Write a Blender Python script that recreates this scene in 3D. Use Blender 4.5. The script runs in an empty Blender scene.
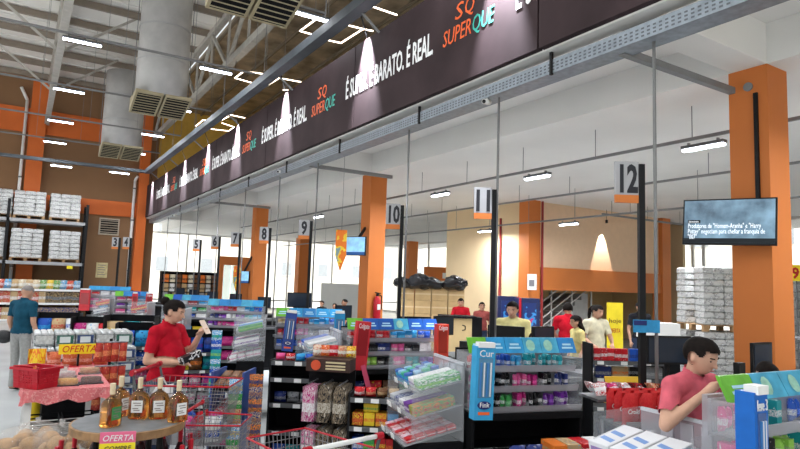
import bpy, bmesh, math, random
from mathutils import Vector, Matrix, noise as mnoise
random.seed(7)
scene = bpy.context.scene
C = scene.collection
PI = math.pi
R_ = math.radians

# ------------------------------------------------------------------ camera (solved from vanishing points)
F_PX, CX, CY, CAM_H = 600.0, 400.0, 224.5, 1.85
_y = Vector((20 - CX, -(271 - CY), -F_PX)).normalized()
_z = Vector((1, -0.033, 0)).cross(_y).normalized()
if _z.y < 0: _z = -_z
_x = _y.cross(_z)
ROT = Matrix((_x, _y, _z))               # camera coordinates -> world
cam_data = bpy.data.cameras.new('camera'); cam = bpy.data.objects.new('camera', cam_data); C.objects.link(cam)
cam_data.sensor_fit = 'HORIZONTAL'; cam_data.sensor_width = 36; cam_data.lens = F_PX / 800 * 36
cam_data.clip_start = 0.05; cam_data.clip_end = 300
cam.matrix_world = Matrix.Translation((0, 0, CAM_H)) @ ROT.to_4x4()
scene.camera = cam
def at(px, py, X=None, Y=None, Z=None):
    d = ROT @ Vector((px - CX, -(py - CY), -F_PX))
    t = X / d.x if X is not None else Y / d.y if Y is not None else (Z - CAM_H) / d.z
    return Vector((0, 0, CAM_H)) + d * t
def atd(px, py, D):                      # at camera depth D
    return Vector((0, 0, CAM_H)) + ROT @ Vector((px - CX, -(py - CY), -F_PX)) * (D / F_PX)

# ------------------------------------------------------------------ world and exposure
w = bpy.data.worlds.new('world'); scene.world = w; w.use_nodes = True
bg = w.node_tree.nodes['Background']; bg.inputs[0].default_value = (0.93, 0.97, 1.0, 1); bg.inputs[1].default_value = 1.0
scene.view_settings.view_transform = 'Standard'; scene.view_settings.look = 'None'
scene.view_settings.gamma = 1; scene.view_settings.use_curve_mapping = False
scene.view_settings.exposure = 0.0
LAMP_W = 20.0                            # each ceiling tube
sun_d = bpy.data.lights.new('daylight', 'SUN'); sun_d.energy = 11; sun_d.angle = R_(3)
sun = bpy.data.objects.new('daylight', sun_d); C.objects.link(sun); sun.rotation_euler = Vector((.35, .38, -.86)).to_track_quat('-Z', 'Y').to_euler()

# ------------------------------------------------------------------ materials
MATS = {}
def pm(name, col, rough=.55, metal=0., var=.06, scale=6., emit=0., alpha=1., bump=0., spec=.28):
    if name in MATS: return MATS[name]
    m = bpy.data.materials.new(name); MATS[name] = m; m.use_nodes = True
    nt = m.node_tree; b = nt.nodes['Principled BSDF']
    b.inputs['Roughness'].default_value = rough; b.inputs['Metallic'].default_value = metal
    b.inputs['Specular IOR Level'].default_value = spec
    c = tuple(col) + (1,)
    b.inputs['Base Color'].default_value = c
    if var > 0 or bump > 0:
        tc = nt.nodes.new('ShaderNodeTexCoord'); n = nt.nodes.new('ShaderNodeTexNoise')
        n.inputs['Scale'].default_value = scale; n.inputs['Detail'].default_value = 3
        nt.links.new(tc.outputs['Object'], n.inputs['Vector'])
    if var > 0:
        r = nt.nodes.new('ShaderNodeValToRGB')
        r.color_ramp.elements[0].position = .3; r.color_ramp.elements[1].position = .7
        r.color_ramp.elements[0].color = tuple(x * (1 - var) for x in col) + (1,)
        r.color_ramp.elements[1].color = tuple(min(1, x * (1 + var)) for x in col) + (1,)
        nt.links.new(n.outputs[0], r.inputs[0]); nt.links.new(r.outputs[0], b.inputs['Base Color'])
    if bump > 0:
        bp = nt.nodes.new('ShaderNodeBump'); bp.inputs['Strength'].default_value = bump; bp.inputs['Distance'].default_value = .02
        nt.links.new(n.outputs[0], bp.inputs['Height']); nt.links.new(bp.outputs[0], b.inputs['Normal'])
    if emit > 0:
        b.inputs['Emission Color'].default_value = c; b.inputs['Emission Strength'].default_value = emit
    if alpha < 1: b.inputs['Alpha'].default_value = alpha
    return m
def printm(name, cols, scale=22., rough=.35, seed=0., stretch=(1, 1, 1), gen=False):
    """printed packaging: ground colour, a label band and small print in the pack's own colours"""
    if name in MATS: return MATS[name]
    m = bpy.data.materials.new(name); MATS[name] = m; m.use_nodes = True
    nt = m.node_tree; N, Lk = nt.nodes, nt.links; b = N['Principled BSDF']; b.inputs['Roughness'].default_value = rough; b.inputs['Specular IOR Level'].default_value = .28
    tc = N.new('ShaderNodeTexCoord'); mp = N.new('ShaderNodeMapping')
    mp.inputs['Location'].default_value = (seed, seed * 1.7, seed * .6); mp.inputs['Scale'].default_value = stretch
    Lk.new(tc.outputs['Generated' if gen else 'Object'], mp.inputs['Vector'])
    def noise_ramp(sc, cs, ps):
        n = N.new('ShaderNodeTexNoise'); n.inputs['Scale'].default_value = sc; n.inputs['Detail'].default_value = 2
        Lk.new(mp.outputs[0], n.inputs['Vector'])
        r = N.new('ShaderNodeValToRGB'); r.color_ramp.interpolation = 'CONSTANT'; e = r.color_ramp.elements
        while len(e) < len(cs): e.new(.5)
        for i in range(len(cs)): e[i].position = ps[i]
        for i in range(len(cs)): e[i].color = tuple(cs[i]) + (1,)
        Lk.new(n.outputs[0], r.inputs[0]); return r.outputs[0]
    k = len(cols)
    if not gen:
        Lk.new(noise_ramp(scale, cols, [0, .53, .62, .70][:k]), b.inputs['Base Color']); return m
    c1, c2, c3 = cols[0], cols[1], cols[k - 1] if k > 2 else cols[0]
    a = noise_ramp(5.5, (c1, c3, c1, c2), (0, .44, .52, .66)); d = noise_ramp(13., (c2, c1, c2), (0, .50, .60))
    sx = N.new('ShaderNodeSeparateXYZ'); Lk.new(tc.outputs['Generated'], sx.inputs[0])
    lo = N.new('ShaderNodeMath'); lo.operation = 'SUBTRACT'; Lk.new(sx.outputs[2], lo.inputs[0]); lo.inputs[1].default_value = .40 + .12 * ((seed * .77) % 1)
    ab = N.new('ShaderNodeMath'); ab.operation = 'ABSOLUTE'; Lk.new(lo.outputs[0], ab.inputs[0])
    lt = N.new('ShaderNodeMath'); lt.operation = 'LESS_THAN'; Lk.new(ab.outputs[0], lt.inputs[0]); lt.inputs[1].default_value = .13
    mx = N.new('ShaderNodeMix'); mx.data_type = 'RGBA'; Lk.new(lt.outputs[0], mx.inputs[0]); Lk.new(a, mx.inputs[6]); Lk.new(d, mx.inputs[7])
    Lk.new(mx.outputs[2], b.inputs['Base Color'])
    return m
def clearm(name, col, opacity=.3, rough=.15):
    if name in MATS: return MATS[name]
    m = bpy.data.materials.new(name); MATS[name] = m; m.use_nodes = True
    nt = m.node_tree; b = nt.nodes['Principled BSDF']
    b.inputs['Base Color'].default_value = tuple(col) + (1,); b.inputs['Roughness'].default_value = rough
    t = nt.nodes.new('ShaderNodeBsdfTransparent'); mx = nt.nodes.new('ShaderNodeMixShader'); mx.inputs[0].default_value = opacity
    o = nt.nodes['Material Output']
    nt.links.new(t.outputs[0], mx.inputs[1]); nt.links.new(b.outputs[0], mx.inputs[2]); nt.links.new(mx.outputs[0], o.inputs[0])
    return m
RED, NAVY, BLUE, CYAN, TEAL = (.55, .012, .02), (.015, .03, .16), (.015, .09, .48), (.03, .33, .66), (.01, .30, .34)
PINK, MAG, PURP, WHITE, BLACK = (.70, .09, .28), (.48, .02, .19), (.15, .025, .30), (.8, .8, .8), (.008, .008, .01)
GREEN, LIME, YEL, ORG, BROWN, TAN = (.05, .35, .08), (.28, .58, .08), (.85, .60, .03), (.80, .20, .03), (.16, .07, .03), (.55, .38, .20)
SILV, GREY, CREAM = (.55, .56, .58), (.30, .31, .33), (.75, .68, .5)
M_band = pm('orange_band', (.58, .13, .025), .6, var=.05, scale=1.5)
M_orange = pm('orange_paint', (.58, .175, .04), .6, var=.04, scale=1.5)
M_beige = pm('beige_wall', (.74, .57, .35), .8, var=.05, scale=.8)
M_brown = pm('brown_wall', (.23, .125, .062), .85, var=.1, scale=.5)
M_white = pm('white_paint', (.74, .74, .72), .6, var=.03, scale=1.)
M_ceil = pm('ceiling_paint', (.76, .75, .72), .8, var=.05, scale=.6)
M_roof = pm('roof_sheet', (.72, .70, .66), .7, var=.08, scale=.7)
M_foil = pm('foil_roof', (.40, .33, .24), .35, metal=.5, var=.5, scale=1.6)
M_galv = pm('galvanised_steel', (.24, .27, .30), .45, metal=.6, var=.15, scale=14)
M_steel = pm('grey_painted_steel', (.20, .20, .20), .55, var=.06)
M_truss = pm('truss_paint', (.42, .40, .36), .6, var=.1)
M_black = pm('black_metal', (.006, .006, .007), .55, var=0, spec=.25)
M_blackm = pm('black_matte', (.005, .005, .006), .8, var=0, spec=.15)
M_grey = pm('grey_plastic', (.10, .105, .11), .5, var=.04)
M_chrome = pm('chrome_wire', (.30, .30, .32), .35, metal=.6, var=0)
M_clear = clearm('clear_acrylic', (.75, .78, .80), .13)
M_frost = clearm('frosted_acrylic', (.50, .50, .54), .42, .3)
M_glass = clearm('window_glass', (.8, .9, .95), .10, .05)
M_tag = pm('white_card', (.80, .80, .78), .6, var=0)
M_red = pm('red_plastic', (.45, .012, .025), .35, var=.04)
M_wood = pm('pallet_wood', (.36, .22, .11), .8, var=.25, scale=9)
M_card = pm('cardboard', (.50, .35, .17), .85, var=.1, scale=5)
M_tube = pm('lit_tube', (.86, .90, 1.0), .4, var=0, emit=14)
M_ledbar = pm('lit_led_bar', (1.0, .82, .66), .4, var=0, emit=6)

ORDW = ['first', 'second', 'third', 'fourth', 'fifth', 'sixth', 'seventh', 'eighth', 'ninth', 'tenth', 'eleventh', 'twelfth']
# ------------------------------------------------------------------ mesh helpers
class MB:
    def __init__(s): s.v = []; s.f = []; s.m = []; s.T = Matrix.Identity(4)
    def add(s, vs, fs, m=0):
        o = len(s.v); s.v += [tuple(s.T @ Vector(p)) for p in vs]
        s.f += [tuple(i + o for i in f) for f in fs]; s.m += [m] * len(fs); return s
    def box(s, x0, y0, z0, x1, y1, z1, m=0):
        x0, x1 = min(x0, x1), max(x0, x1); y0, y1 = min(y0, y1), max(y0, y1); z0, z1 = min(z0, z1), max(z0, z1)
        return s.add([(x0, y0, z0), (x1, y0, z0), (x1, y1, z0), (x0, y1, z0), (x0, y0, z1), (x1, y0, z1), (x1, y1, z1), (x0, y1, z1)],
                     [(0, 3, 2, 1), (4, 5, 6, 7), (0, 1, 5, 4), (1, 2, 6, 5), (2, 3, 7, 6), (3, 0, 4, 7)], m)
    def bar(s, p, q, a, b=None, up=(0, 0, 1), m=0):
        """square section bar from p to q, a wide, b high"""
        p, q = Vector(p), Vector(q); b = b or a; d = (q - p).normalized(); u = Vector(up)
        if abs(d.dot(u)) > .95: u = Vector((1, 0, 0))
        r = d.cross(u).normalized() * a / 2; n = r.cross(d).normalized() * b / 2
        vs = [c + e for c in (p, q) for e in (-r - n, r - n, r + n, -r + n)]
        return s.add(vs, [(0, 1, 2, 3), (7, 6, 5, 4), (0, 4, 5, 1), (1, 5, 6, 2), (2, 6, 7, 3), (3, 7, 4, 0)], m)
    def tube(s, p, q, r, n=8, r2=None, m=0):
        p, q = Vector(p), Vector(q); d = (q - p).normalized(); r2 = r if r2 is None else r2
        u = d.orthogonal().normalized(); v = d.cross(u)
        vs = [p + (u * math.cos(2 * PI * i / n) + v * math.sin(2 * PI * i / n)) * r for i in range(n)]
        vs += [q + (u * math.cos(2 * PI * i / n) + v * math.sin(2 * PI * i / n)) * r2 for i in range(n)]
        return s.add(vs, [(i, (i + 1) % n, n + (i + 1) % n, n + i) for i in range(n)] + [tuple(range(n))[::-1], tuple(range(n, 2 * n))], m)
    def path(s, pts, r, n=6, m=0):
        for a, b in zip(pts, pts[1:]): s.tube(a, b, r, n, m=m)
        return s
    def lathe(s, prof, n=12, c=(0, 0, 0), m=0, sx=1., sy=1.):
        vs = []; fs = []
        for r, z in prof:
            for i in range(n): vs.append((c[0] + sx * r * math.cos(2 * PI * i / n), c[1] + sy * r * math.sin(2 * PI * i / n), c[2] + z))
        for k in range(len(prof) - 1):
            for i in range(n): fs.append((k * n + i, k * n + (i + 1) % n, (k + 1) * n + (i + 1) % n, (k + 1) * n + i))
        fs.append(tuple(range(n))[::-1]); fs.append(tuple(range((len(prof) - 1) * n, len(prof) * n)))
        return s.add(vs, fs, m)
    def prism(s, pts, y0, y1, m=0):
        """polygon in xz extruded along y"""
        n = len(pts); vs = [(x, y0, z) for x, z in pts] + [(x, y1, z) for x, z in pts]
        return s.add(vs, [tuple(range(n)), tuple(range(n, 2 * n))[::-1]] + [(i, n + i, n + (i + 1) % n, (i + 1) % n) for i in range(n)], m)
    def ball(s, c, r, n=10, k=7, m=0, rot=None):
        r = (r, r, r) if not hasattr(r, '__len__') else r; c = Vector(c); vs = []; fs = []
        for j in range(1, k):
            a = PI * j / k
            for i in range(n):
                p = Vector((math.sin(a) * math.cos(2 * PI * i / n) * r[0], math.sin(a) * math.sin(2 * PI * i / n) * r[1], math.cos(a) * r[2]))
                vs.append(c + (rot @ p if rot else p))
        t = Vector((0, 0, r[2])); vs += [c + (rot @ t if rot else t), c - (rot @ t if rot else t)]
        for j in range(k - 2):
            for i in range(n): fs.append((j * n + i, (j + 1) * n + i, (j + 1) * n + (i + 1) % n, j * n + (i + 1) % n))
        T, B = len(vs) - 2, len(vs) - 1
        for i in range(n):
            fs.append((T, i, (i + 1) % n)); fs.append((B, (k - 2) * n + (i + 1) % n, (k - 2) * n + i))
        return s.add(vs, fs, m)
    def mesh(s, name, mats, smooth=False):
        me = bpy.data.meshes.new(name); me.from_pydata(s.v, [], s.f)
        for mt in (mats if isinstance(mats, (list, tuple)) else [mats]): me.materials.append(mt)
        me.polygons.foreach_set('material_index', s.m)
        if smooth: me.polygons.foreach_set('use_smooth', [True] * len(s.f))
        bm = bmesh.new(); bm.from_mesh(me); bmesh.ops.recalc_face_normals(bm, faces=bm.faces); bm.to_mesh(me); bm.free()
        return me
    def build(s, name, mats, parent=None, smooth=False):
        return link(name, s.mesh(name, mats, smooth), parent)
def link(name, me, parent=None, loc=None, rz=0.):
    o = bpy.data.objects.new(name, me); C.objects.link(o)
    if parent is not None: o.parent = parent
    if loc is not None: o.location = loc
    if rz: o.rotation_euler.z = rz
    return o
def tag(o, label, cat, group=None, kind=None):
    o['label'] = label; o['category'] = cat
    if group: o['group'] = group
    if kind: o['kind'] = kind
    return o
def thing(name, label, cat, loc=(0, 0, 0), rz=0., group=None):
    o = bpy.data.objects.new(name, None); C.objects.link(o); o.empty_display_size = .1
    o.location = loc; o.rotation_euler.z = rz
    return tag(o, label, cat, group)
def struct(name, mb, mats, parent=None):
    o = mb.build(name, mats, parent)
    if parent is None: o['kind'] = 'structure'
    return o
def kids(o): return [c for c in o.children]
def copy_tree(o, parent=None):
    c = o.copy(); C.objects.link(c); c.parent = parent
    for ch in kids(o): copy_tree(ch, c)
    return c
def B(*a, m=0): return MB().box(*a, m=m)
_fontcache = {}
def text_part(name, s, size, mat, parent, M, shear=0., extrude=.002, width=None, bold=0., align='LEFT'):
    key = (s, size, shear, extrude, bold, mat.name, align, width)
    if key not in _fontcache:
        cu = bpy.data.curves.new('text', 'FONT'); cu.body = s; cu.size = size; cu.shear = shear; cu.extrude = extrude; cu.offset = bold
        cu.align_x = align; cu.resolution_u = 2
        o = bpy.data.objects.new('text', cu); C.objects.link(o)
        bpy.context.view_layer.update()
        me = bpy.data.meshes.new_from_object(o.evaluated_get(bpy.context.evaluated_depsgraph_get()))
        bpy.data.objects.remove(o); bpy.data.curves.remove(cu)
        me.materials.clear(); me.materials.append(mat)
        if width:
            xs = [v.co.x for v in me.vertices]; k = width / (max(xs) - min(xs))
            for v in me.vertices: v.co.x *= k
        _fontcache[key] = me
    o = link(name, _fontcache[key], parent); o.matrix_local = M
    return o
def FRONT(x, y, z): return Matrix.Translation((x, y, z)) @ Matrix.Rotation(PI / 2, 4, 'X')       # reads from -Y
def LEFTF(x, y, z): return Matrix.Translation((x, y, z)) @ Matrix.Rotation(-PI / 2, 4, 'Z') @ Matrix.Rotation(PI / 2, 4, 'X')   # reads from -X
# ================================================================== THE SETTING
struct('floor', B(-12, -6, -.1, 26, 38, 0), pm('polished_floor', (.50, .52, .53), .22, var=.08, scale=1.2))
g = struct('ground', B(-80, -80, -.4, 120, 150, -.12), pm('outside_ground', (.5, .5, .48), .9))
# back wall with bands and pilasters
wb = struct('wall_back', B(-12, 28.6, 0, 4.9, 28.85, 9.9), M_brown)
struct('wall_back_upper', B(4.9, 28.6, 5.05, 24, 28.85, 9.5), pm('ochre_wall', (.55, .33, .06), .8))
struct('trim_1', B(-12, 28.52, 4.36, 4.2, 28.6, 5.0), M_band)
struct('trim_2', B(-12, 28.52, 7.5, 4.2, 28.6, 8.5), M_band)
struct('trim_3', B(-.15, 28.3, 0, .42, 28.6, 9.7), M_band)
struct('trim_4', B(4.12, 28.15, 0, 4.50, 28.6, 9.5), M_band)
# mezzanine
mez = struct('ceiling_mezzanine', B(6.65, -4, 4.35, 24, 36.2, 5.05), M_ceil)
struct('ceiling_coffer', B(4.72, -4, 4.8, 6.65, 36.2, 5.05), M_ceil)
struct('trim_5', B(4.52, -4, 4.35, 4.72, 36.2, 5.05), M_ceil)
YC = [-4.7, 3.24, 11.9, 19.8, 27.7]
for i, y in enumerate(YC): struct('trim_%d' % (6 + i), B(4.72, y, 4.35, 6.65, y + .38, 4.8), M_ceil)
# hall roof
rf = struct('ceiling', B(-12, -6, 9.9, 4.8, 29, 10.0), M_roof)
for i in range(-6, 29): B(-12, i + .0, 9.86, 4.8, i + .03, 9.9).build('roof_rib', M_roof, rf)
rf2 = struct('ceiling_foil', B(4.8, -6, 9.5, 24, 29, 9.6), M_foil)
for i in range(0, 16):
    B(4.8 + i * .9, -6, 9.4, 4.86 + i * .9, 28.6, 9.5).build('roof_rib', pm('foil_rib', (.22, .18, .13), .5, metal=.3), rf2)
# core block (office / stairs) beyond the tills
struct('wall_core_side', B(12.15, 12.75, 0, 12.3, 16.2, 4.35), M_beige)
struct('wall_core_end', B(12.15, 16.2, 0, 16.0, 16.35, 4.35), M_beige)
struct('wall_core_front', B(12.5, 12.50, 2.45, 18.2, 12.65, 4.35), pm('peach_wall', (.80, .57, .38), .8, var=.03))
struct('trim_11', B(12.5, 12.40, 1.80, 18.2, 12.66, 2.45), M_orange)
struct('trim_12', B(12.05, 12.35, 0, 12.5, 12.75, 4.35), M_orange)
struct('trim_13', B(18.2, 12.35, 0, 18.65, 12.75, 4.35), M_orange)
struct('wall_core_right', B(20.2, 12.9, 0, 20.35, 16.0, 4.35), M_beige)
struct('wall_core_back', B(12.3, 16.0, 0, 20.35, 16.2, 4.35), pm('warm_wall', (.70, .50, .26), .8, var=.03))
# right facade: glazing bays with mullions
def glazing(name, p0, p1, z0, z1, nb, rails=(2.4,)):
    p0, p1 = Vector(p0), Vector(p1); d = (p1 - p0); n = d.length; rz = math.atan2(d.y, d.x)
    t = bpy.data.objects.new(name, None); C.objects.link(t); t.location = (p0.x, p0.y, 0); t.rotation_euler.z = rz; t['kind'] = 'structure'
    W = n / nb
    for i in range(nb + 1): B(i * W - .04, -.05, z0, i * W + .04, .05, z1).build('mullion', M_white, t)
    for z in (z0, *rails, z1): B(0, -.04, z - .04, n, .04, z + .04).build('rail', M_white, t)
    for i in range(nb): B(i * W + .04, -.006, z0 + .04, i * W + W - .04, .006, z1 - .04).build('pane', M_glass, t)
    return t
glazing('window_1', (20.5, 26), (20.5, 12.7), 0.05, 4.3, 7)
glazing('window_2', (20.5, 12.3), (20.5, -1), 0.05, 4.3, 7)
glazing('window_3', (5.0, 36), (20.5, 36), 0.05, 4.3, 5, rails=())
glazing('window_4', (20.5, 36), (20.5, 26), 0.05, 4.3, 3, rails=())
struct('wall_light_block', B(4.72, -4.2, 0, 24, -4, 4.35), M_beige)  # unseen end wall, added to hold light from behind off the column
struct('wall_parapet', B(13.2, 24.0, 0, 13.35, 28.5, 1.75), M_white)
# building across the street, seen through the glass
ob = thing('street_building', 'pale building with small windows across the street, seen through the back glazing', 'building', (0, 52, 0))
B(-5, 0, 0, 40, 6, 14).build('wall', pm('pale_render', (.78, .75, .66), .9), ob)
for i in range(10):
    for z in (2.2, 5.4, 8.6):
        wdw = B(2 + i * 3.6, -.06, z, 3.1 + i * 3.6, .0, z + 1.3).build('window', M_white, ob)
        B(2.08 + i * 3.6, -.08, z + .08, 3.02 + i * 3.6, -.06, z + 1.22).build('pane', pm('dim_pane', (.35, .38, .4), .2), wdw)
ob = thing('street_building', 'pale long building across the street beyond the right-hand glazing', 'building', (44, 0, 0))
B(0, -20, 0, 6, 50, 12).build('wall', MATS['pale_render'], ob)
for i in range(9):
    for z in (2.2, 5.4): B(-.06, -16 + i * 6, z, 0, -14.5 + i * 6, z + 1.3).build('window', MATS['dim_pane'], ob)

# ------------------------------------------------------------------ columns
def column(x, y, z1, s, label):
    t = thing('column', label, 'column', (x, y, 0), 0, 'orange columns')
    B(0, 0, 0, s, s, z1).build('shaft', M_orange, t)
    return t
col1 = column(6.65, 3.24, 4.35, .42, 'wide orange square column in the right foreground behind the wall television')
B(-.03, .10, 2.4, 0, .14, 4.05).build('cable_duct', M_black, col1)
MB().tube((-.02, .2, 4.14), (0, .2, 4.14), .05, 12).build('flange', M_steel, col1)
col2 = column(6.65, 11.9, 4.35, .42, 'orange square column behind lane sign 10 with a red extinguisher')
col3 = column(6.65, 19.8, 4.35, .42, 'orange square column behind lane sign 8')
for px, py, lb in [(305, 238, 'pale orange column far behind lane sign 9'), (414, 246, 'slim orange column in front of the bright glazing above the box stacks')]:
    p = at(px, py, Z=4.35); column(min(p.x, 19.5) - .3, min(p.y, 34.5) if p.x < 19.5 else p.y * 19.5 / p.x, 4.35, .6, lb)

# ------------------------------------------------------------------ hall roof steel
def truss(x, label):
    t = thing('roof_truss', label, 'truss', (x, 2, 8.0), 0, 'roof trusses')
    MB().box(-.09, 0, -.1, .09, 26.5, .1).build('lower_chord', M_truss, t)
    MB().box(-.09, 0, 1.55, .09, 26.5, 1.72).build('upper_chord', M_truss, t)
    n = 14; s = 26.5 / n
    for i in range(n):
        a, b = (0, 1.55) if i % 2 == 0 else (1.55, 0)
        MB().bar((0, i * s, a), (0, (i + 1) * s, b), .09).build('diagonal', M_truss, t)
        MB().bar((0, i * s, 0), (0, i * s, 1.6), .06).build('post', M_truss, t)
    return t
truss(.45, 'grey steel roof truss over the left aisle')
truss(4.63, 'grey steel roof truss beside the top of the dark banner')
k = 0
for k, y in enumerate([9.2 + 1.7 * i for i in range(12)]):
    tag(B(-9, y, 9.66, 4.7, y + .1, 9.86).build('roof_purlin', pm('purlin_brown', (.24, .20, .16), .6)), 'brown steel purlin under the hall roof, %s counting from the back wall' % ORDW[11 - k], 'purlin', 'roof purlins')
for y in (10.5, 14.8, 19.0, 23.4):          # knee braces from truss to roof
    t = thing('roof_brace', 'grey diagonal brace between the roof truss and purlins', 'brace', (.45, y, 8.0), 0, 'roof braces')
    MB().bar((0, 0, 0), (2.0, .6, 1.75), .07).build('strut', M_truss, t); MB().bar((0, 0, 0), (-2.0, .6, 1.75), .07).build('strut', M_truss, t)

# ------------------------------------------------------------------ conduits with tube lights
def lamp_proto():
    t = thing('tube_light', 'lamp', 'lamp')
    B(-.36, -.05, .035, .36, .05, .075).build('housing', M_grey, t)
    B(-.35, -.03, 0, .35, .03, .03).build('tube', M_tube, t)
    for s in (-.25, .25): B(s - .015, -.02, .075, s + .015, .02, .11).build('clip', M_steel, t)
    return t
_lp = lamp_proto(); _lp_used = False
def tube_light(loc, rz, label, group, power=LAMP_W, scale=1.):
    global _lp_used
    t = copy_tree(_lp) if _lp_used else _lp; _lp_used = True
    t.location = loc; t.rotation_euler.z = rz; t['label'] = label; t['group'] = group; t.scale = (scale, 1, 1)
    d = bpy.data.lights.new('tube_glow', 'AREA'); d.shape = 'RECTANGLE'; d.size = .7; d.size_y = .1; d.energy = power; d.color = (.92, .96, 1)
    o = bpy.data.objects.new('tube_glow', d); C.objects.link(o); o.parent = t; o.location = (0, 0, -.02)
def conduit_x(y, z, x0, x1, r=.022, label='thin grey conduit carrying tube lights across the hall'):
    t = thing('light_conduit', label, 'conduit', (x0, y, z), 0, 'hall lighting conduits')
    MB().bar((0, 0, 0), (x1 - x0, 0, 0), r * 2).build('channel', M_steel, t)
    for i in range(int((x1 - x0) / 1.4) + 1): MB().tube((i * 1.4 + .2, 0, 0), (i * 1.4 + .2, 0, 9.66 - z), .006, 4).build('hanger_wire', M_steel, t)
HY = [2.0, 5.8, 9.6, 13.5, 17.4, 21.2, 24.8]
for i, y in enumerate(HY):
    conduit_x(y, 6.65, -8.5, 4.3, label='thin grey conduit across the hall, %s from the back wall' % ORDW[6 - i])
    for x in (-7.4, -4.7, -2.0, .7, 3.4):
        tube_light((x if y > 10 or x < 3 else 4.0, y, 6.5), 0, 'lit tube light over the %s, %s conduit from the back wall' % ('banner side' if x > 3 else 'left aisle' if x > 0 else 'far left', ORDW[6 - i]), 'hall tube lights')
# thick pipe and cable tray 2 in front of the banner
t = thing('cable_duct', 'thick grey cable duct running along above the banner and turning across the back', 'duct', (0, 0, 6.0))
MB().bar((4.02, -2, 0), (4.02, 25.7, 0), .20, .16).build('long_run', pm('duct_dark', (.07, .08, .09), .55, metal=.1, var=.15), t)
MB().bar((-9, 25.7, 0), (4.1, 25.7, 0), .13, .12).build('cross_run', pm('duct_dark', (.12, .14, .15)), t)
for i in range(9): MB().bar((4.02, i * 3, .05), (4.02, i * 3, 1.95), .012).build('hanger_wire', M_steel, t)
for i in range(8): MB().bar((4.02, .8 + i * 3.5, -.02), (4.40, .8 + i * 3.5, -.3), .03).build('bracket', M_steel, t)
for x in (1.0, 3.0): tube_light((x, 25.7, 5.80), 0, 'lit white tube light under the cross duct by the back wall', 'back wall tube lights')
tube_light((2.6, 23.0, 6.5), 0, 'lit white tube light between the two large air ducts', 'duct tube light')
# drops to the right: conduits under the mezzanine
def conduit_y(x, z, y0, y1, ztop, label, grp='mezzanine lighting conduits'):
    t = thing('light_conduit', label, 'conduit', (x, y0, z), 0, grp)
    MB().bar((0, 0, 0), (0, y1 - y0, 0), .04).build('channel', M_steel, t)
    n = int((y1 - y0) / 1.6)
    for i in range(n): MB().tube((0, i * 1.6 + .4, 0), (0, i * 1.6 + .4, ztop - z), .007, 5).build('hanger_rod', M_steel, t)
conduit_y(7.45, 3.9, 1.0, 24, 4.35, 'nearer grey lighting conduit hanging under the mezzanine ceiling')
MZ = {1.45: 'beyond the right edge', 4.45: 'beside the foreground column', 7.45: 'right of lane sign eleven', 10.3: 'left of lane sign eleven', 13.4: 'beyond the second column', 16.5: 'nearest the third column'}
for y in (1.45, 4.45, 7.45, 10.3, 13.4, 16.5): tube_light((7.45, y, 3.74), PI / 2, 'lit white tube light on the nearer mezzanine conduit, %s' % MZ[y], 'mezzanine tube lights', LAMP_W * 4, .8)
conduit_y(10.2, 3.95, 4.0, 28, 4.35, 'middle grey lighting conduit under the mezzanine ceiling')
for y in (7.0, 10.4, 13.6): tube_light((11.5, y, 3.44), PI / 2, 'lit tube light added as fill on the farthest mezzanine conduit, %s from the camera' % ORDW[[7.0, 10.4, 13.6].index(y)], 'added far mezzanine tube lights', LAMP_W * 4, .8)  # row filled out with added tubes to brighten the core walls
conduit_y(11.5, 3.6, 5, 30, 4.35, 'farthest grey lighting conduit under the mezzanine ceiling')
t = thing('light_conduit', 'short grey conduit across the front of the peach wall', 'conduit', (13.5, 11.0, 3.95), 0, 'mezzanine lighting conduits')
MB().bar((0, 0, 0), (6, 0, 0), .05).build('channel', M_steel, t)
for i in range(4): MB().tube((i * 1.6 + .4, 0, 0), (i * 1.6 + .4, 0, .4), .007, 5).build('hanger_rod', M_steel, t)

# ------------------------------------------------------------------ air ducts with louvred diffusers
def air_duct(x, y, z, r, label, top=9.9):
    t = thing('air_duct', label, 'duct', (x, y, z), 0, 'vertical air ducts')
    prof = []; zz = .35; n = int((top - z - .35) / .75)
    H = (top - z - .35)
    for i in range(n + 1): prof.append((r * (1 + .012 * math.sin(i * 2.1)), .35 + H * i / n))
    MB().lathe(prof, 28).build('duct_sleeve', pm('duct_wrap', (.42, .41, .40), .5, metal=.15, var=.12, scale=2.5, bump=.25), t, True)
    for i in range(1, n): MB().lathe([(r * 1.015, .33 + H * i / n), (r * 1.015, .37 + H * i / n)], 28).build('band', pm('duct_band', (.38, .38, .38), .5, metal=.2), t)
    for s in (-1, 1):
        a, b = sorted((s * .02, s * .66)); q = lambda x, y, dz: (x, y, .14 - .30 * y + dz)
        vs = [q(a, -.5, 0), q(b, -.5, 0), q(b, .5, 0), q(a, .5, 0), (a, -.5, .36), (b, -.5, .36), (b, .5, .36), (a, .5, .36)]
        d = MB().add(vs, [(0, 3, 2, 1), (4, 5, 6, 7), (0, 1, 5, 4), (1, 2, 6, 5), (2, 3, 7, 6), (3, 0, 4, 7)]).build('diffuser_box', pm('galv_cream', (.34, .29, .18), .5, metal=.2), t)
        a, b = sorted((s * .07, s * .61))
        MB().add([q(a, -.45, -.004), q(b, -.45, -.004), q(b, .45, -.004), q(a, .45, -.004)], [(0, 1, 2, 3)]).build('recess', M_blackm, d)
        for i in range(8):
            yy = -.40 + i * .115
            MB().bar(q(a, yy, -.012), q(b, yy, -.012), .022, .006, up=(0, .5, 1)).build('louvre', MATS['galv_cream'], d)
    for s in (-1, 1): MB().tube((s * (r + .05), 0, .3), (s * (r + .05), 0, top - z), .01, 5).build('hanger_rod', M_steel, t)
air_duct(2.69, 15.98, 6.0, .62, 'large silver vertical air duct in front with louvred diffuser')
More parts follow.
